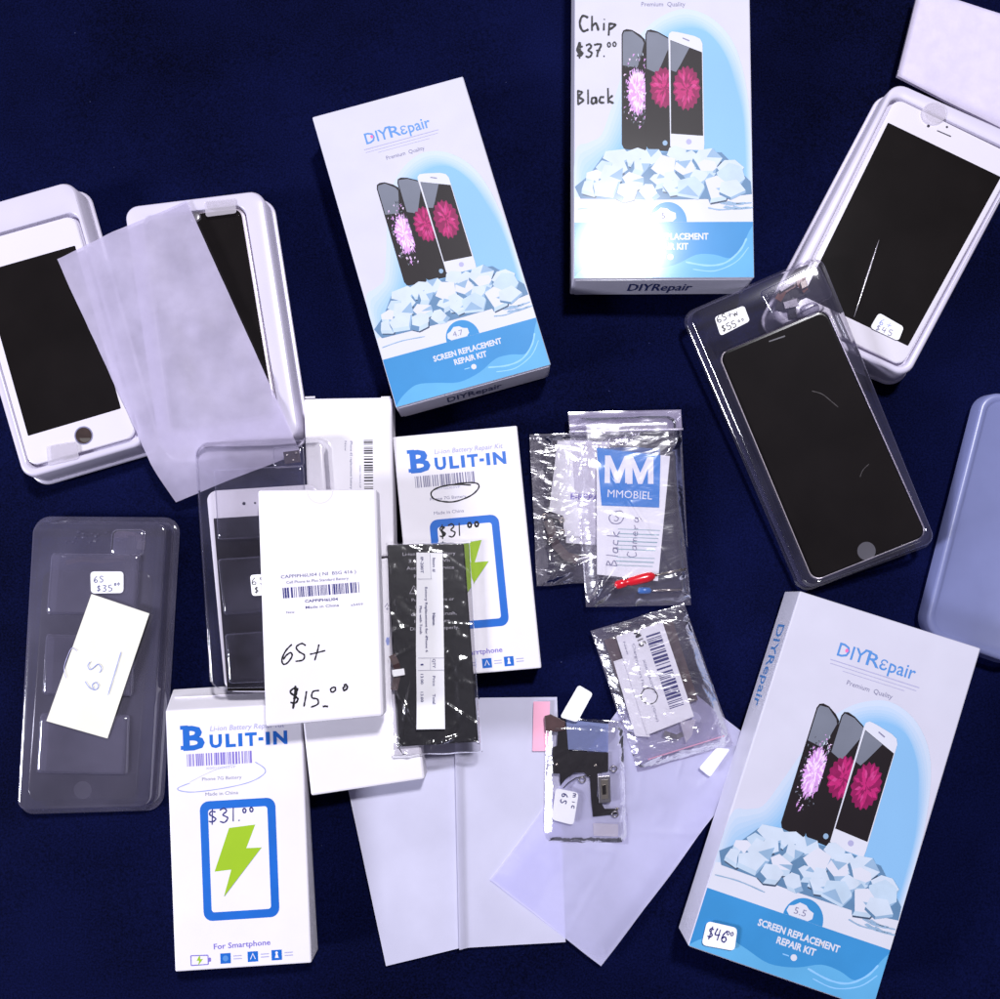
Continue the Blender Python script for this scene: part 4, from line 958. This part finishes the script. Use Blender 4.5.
mb = MB(); mb.tube([sKc.px(*p_, .0010) for p_ in q([(240, 655), (270, 625), (310, 600), (360, 588), (395, 590)])], .0003, 'flex_black', 6); obj('antenna_wire', mb, kf, True)
mb = MB(); slab(q([(255, 275), (490, 300), (490, 455), (268, 440)]), sKc, .0012, .0015, 'frosted_blue', mb); tag(obj('film_tab', mb, None), 'frosted blue grey film square over the black flex cable', 'film tab')
mb = MB(); slab(q([(405, 850), (545, 855), (545, 925), (408, 920)]), sKc, 0, .0008, 'tab_clear', mb); tag(obj('film_tab', mb, None), 'pale clear film strip at the bottom of the flex cable bag', 'film tab')
so, ss = sticker('price_sticker', q([(198, 655), (326, 682), (297, 862), (175, 830)]), sK, bgK, .0030, .002)
P = Print(ss); P.hand('6S', (562.5, 793), (559.5, 805), 6, 1, 'ink_navy', 1); P.hand('mic', (573, 793), (570.5, 813), 6, .9, 'ink_navy', 1); P.done('pen_writing', so)
mb = MB(); sO = Surf(q([(325, 82), (405, 130), (318, 290), (222, 262)]), .0100); mb.loft([rr(sO, 0, .0016, -.0002, 4), rr(sO, 0, .0016, 0, 4)], 'sticker_white', True, True); tag(obj('paper_tab', mb, None), 'white rounded paper tab sticking up out of the flex cable bag', 'paper tab')

# ---------------------------------------------------------------- black battery pouch
zL = [.0212, .0192, .0190, .0212]
LPX = [(386, 543), (471, 541), (482.5, 752), (392, 757)]
sL = Surf(LPX, zL)
bt = thing('phone_battery', 'flat black phone battery with grey safety print, inside the clear pouch', 'battery', sL, None)
c4 = [(386.5, 545), (464, 543.5), (478.5, 742), (398, 747)]
ts = Surf(world=[sL.px(x, y, .0032) for x, y in c4]); mb = MB(); mb.box8(ts.c, [v - ts.n*.0028 for v in ts.c], 'battery_black'); obj('cell', mb, bt, bevel=.0008)
P = Print(ts, (100, 250)); r = random.Random(3)
for k, (st, a, b_) in enumerate((('Li-ion Polymer Battery', 20, 88), ('3.82V  11.1Wh', 27, 80), ('Authorized service', 24, 85), ('provider only', 33, 70))): P.text(st, (a, 14+9*k), (b_, 14+9*k), 4.4, 'battery_text', 0, 0)
P.stroke([(32, 52), (26, 62), (39, 62), (32, 52)], 1, 'battery_text', 0, smooth=False); P.stroke([(32.4, 55.5), (32.4, 59.5)], 1, 'battery_text', 0, smooth=False)
for k, (st, a, b_) in enumerate((('Potential for fire or', 28, 82), ('burning. Do not', 32, 74), ('disassemble, crush,', 26, 84), ('heat or puncture.', 30, 76), ('Dispose of properly.', 24, 86))): P.text(st, (a, 72+9*k), (b_, 72+9*k), 4.2, 'battery_text', 0, 0)
P.done('safety_print', bt)
mb = MB(); squig([(392, 655), (396, 664), (398, 672), (394, 690)], ts, 7, .0006, 'cable_brown', mb, .001); obj('flex_tail', mb, bt)
mb = MB(); slab([(392, 670), (404, 668.5), (405, 675), (393, 677)], ts, .0012, .0026, 'sticker_white', mb); obj('connector', mb, bt, bevel=.0003)
pb, spb = bag('clear_pouch', 'clear crinkled pouch holding the black battery, over the blank white box', LPX, zL, .0040, 'pouch_clear', .0009, 40, 51, 60, 110, edge=.03, ncr=16, lines=((398, 690, 412, 720, .0014, .001), (440, 742, 458, 735, .0016, .0012), (396, 735, 404, 752, .0014, .001), (404, 750, 412, 756, .0014, .001), (456, 640, 462, 720, .0008, .002)))
ps = thing('packing_slip', 'narrow white packing slip with sideways printed columns on the black battery', 'paper slip', ts.px(430, 640, .002))
ws = Surf(world=[ts.px(x, y, .0034) for x, y in [(416.3, 552.5), (442.5, 553), (445, 729), (416.3, 729.5)]])
mb = MB(); mb.grid(lambda u, v: ws.at(u + .012*math.sin(v*9)*(1-u), v, .0003*math.sin(v*11)*math.sin(u*3)), 8, 40, 'paper_white'); obj('paper', mb, ps, True, recalc=False)
P = Print(ws.shifted(.0004))
for x, ent in ((432.5, (('Item #', 558, 572), ('Name', 613, 625), ('QTY', 659, 668), ('Price', 676, 686), ('Total', 694, 704))), (420.5, (('IP-200T', 557, 573), ('1', 664, 665.5), ('13.00', 674, 684), ('13.00', 692, 702)))):
    for st, a, b_ in ent: P.text(st, (x, a), (x+.2, b_), 3, 'ink_navy', .005)
P.text('Battery Replacement for iPhone 6', (425, 587), (425.6, 652), 2.6, 'ink_navy', .0); P.text('Plus with Tools', (419.5, 606), (419.8, 634), 2.6, 'ink_navy', 0)
for a, b_ in (((417.5, 579), (432, 579)), ((418, 658), (444, 658)), ((418, 670.5), (444, 670)), ((430, 554), (431, 579)), ((430.5, 658), (430.5, 670))): P.stroke([a, b_], .35, 'ink_grey', 0, smooth=False)
P.done('printed_text', ps)

# ---------------------------------------------------------------- light, world, camera
def area(name, loc, tgt, size, power, colr, shape='SQUARE'):
    l = bpy.data.lights.new(name, 'AREA'); l.energy = power; l.size = size; l.color = colr; l.shape = shape
    o = bpy.data.objects.new(name, l); col.objects.link(o); o.location = loc
    o.rotation_euler = (Vector(tgt)-Vector(loc)).to_track_quat('-Z', 'Y').to_euler(); return o
def mirror_lamp(px, py, z, height):
    p = G(px, py, z); d = (p-CAM).normalized(); d.z = -d.z
    return p + d*((height-p.z)/d.z)
area('ceiling_lamp', mirror_lamp(622, 250, .028, 1.9), (0, 0, 0), .21, 46, (.965, .955, 1.0), 'DISK')
area('side_lamp', (-1.95, -.55, 1.15), (-.08, -.08, 0), .45, 52, (.86, .87, 1.0))
w = bpy.data.worlds.new('World'); scene.world = w; w.use_nodes = True
w.node_tree.nodes['Background'].inputs[0].default_value = (.72, .70, 1.0, 1); w.node_tree.nodes['Background'].inputs[1].default_value = .085
wn = w.node_tree; wt = wn.nodes.new('ShaderNodeTexCoord'); wz = wn.nodes.new('ShaderNodeTexNoise'); wz.inputs['Scale'].default_value = 3.2; wz.inputs['Detail'].default_value = 3
wr_ = wn.nodes.new('ShaderNodeValToRGB'); wr_.color_ramp.elements[0].position = .36; wr_.color_ramp.elements[1].position = .66
wr_.color_ramp.elements[0].color = (.16, .15, .24, 1); wr_.color_ramp.elements[1].color = (1.3, 1.25, 1.75, 1)
wn.links.new(wt.outputs['Generated'], wz.inputs['Vector']); wn.links.new(wz.outputs['Fac'], wr_.inputs[0]); wn.links.new(wr_.outputs[0], wn.nodes['Background'].inputs[0])
cam = bpy.data.cameras.new('camera'); cam.lens = 36*F/1000; cam.sensor_width = 36; cam.clip_start = .01; cam.clip_end = 50
camo = bpy.data.objects.new('camera', cam); col.objects.link(camo); camo.location = CAM; camo.rotation_euler = (PITCH, 0, 0); scene.camera = camo
scene.render.engine = 'CYCLES'
scene.cycles.transparent_max_bounces = 24; scene.cycles.max_bounces = 8; scene.cycles.use_denoising = True
scene.view_settings.view_transform = 'Standard'; scene.view_settings.look = 'None'; scene.view_settings.exposure = 0; scene.view_settings.gamma = 1
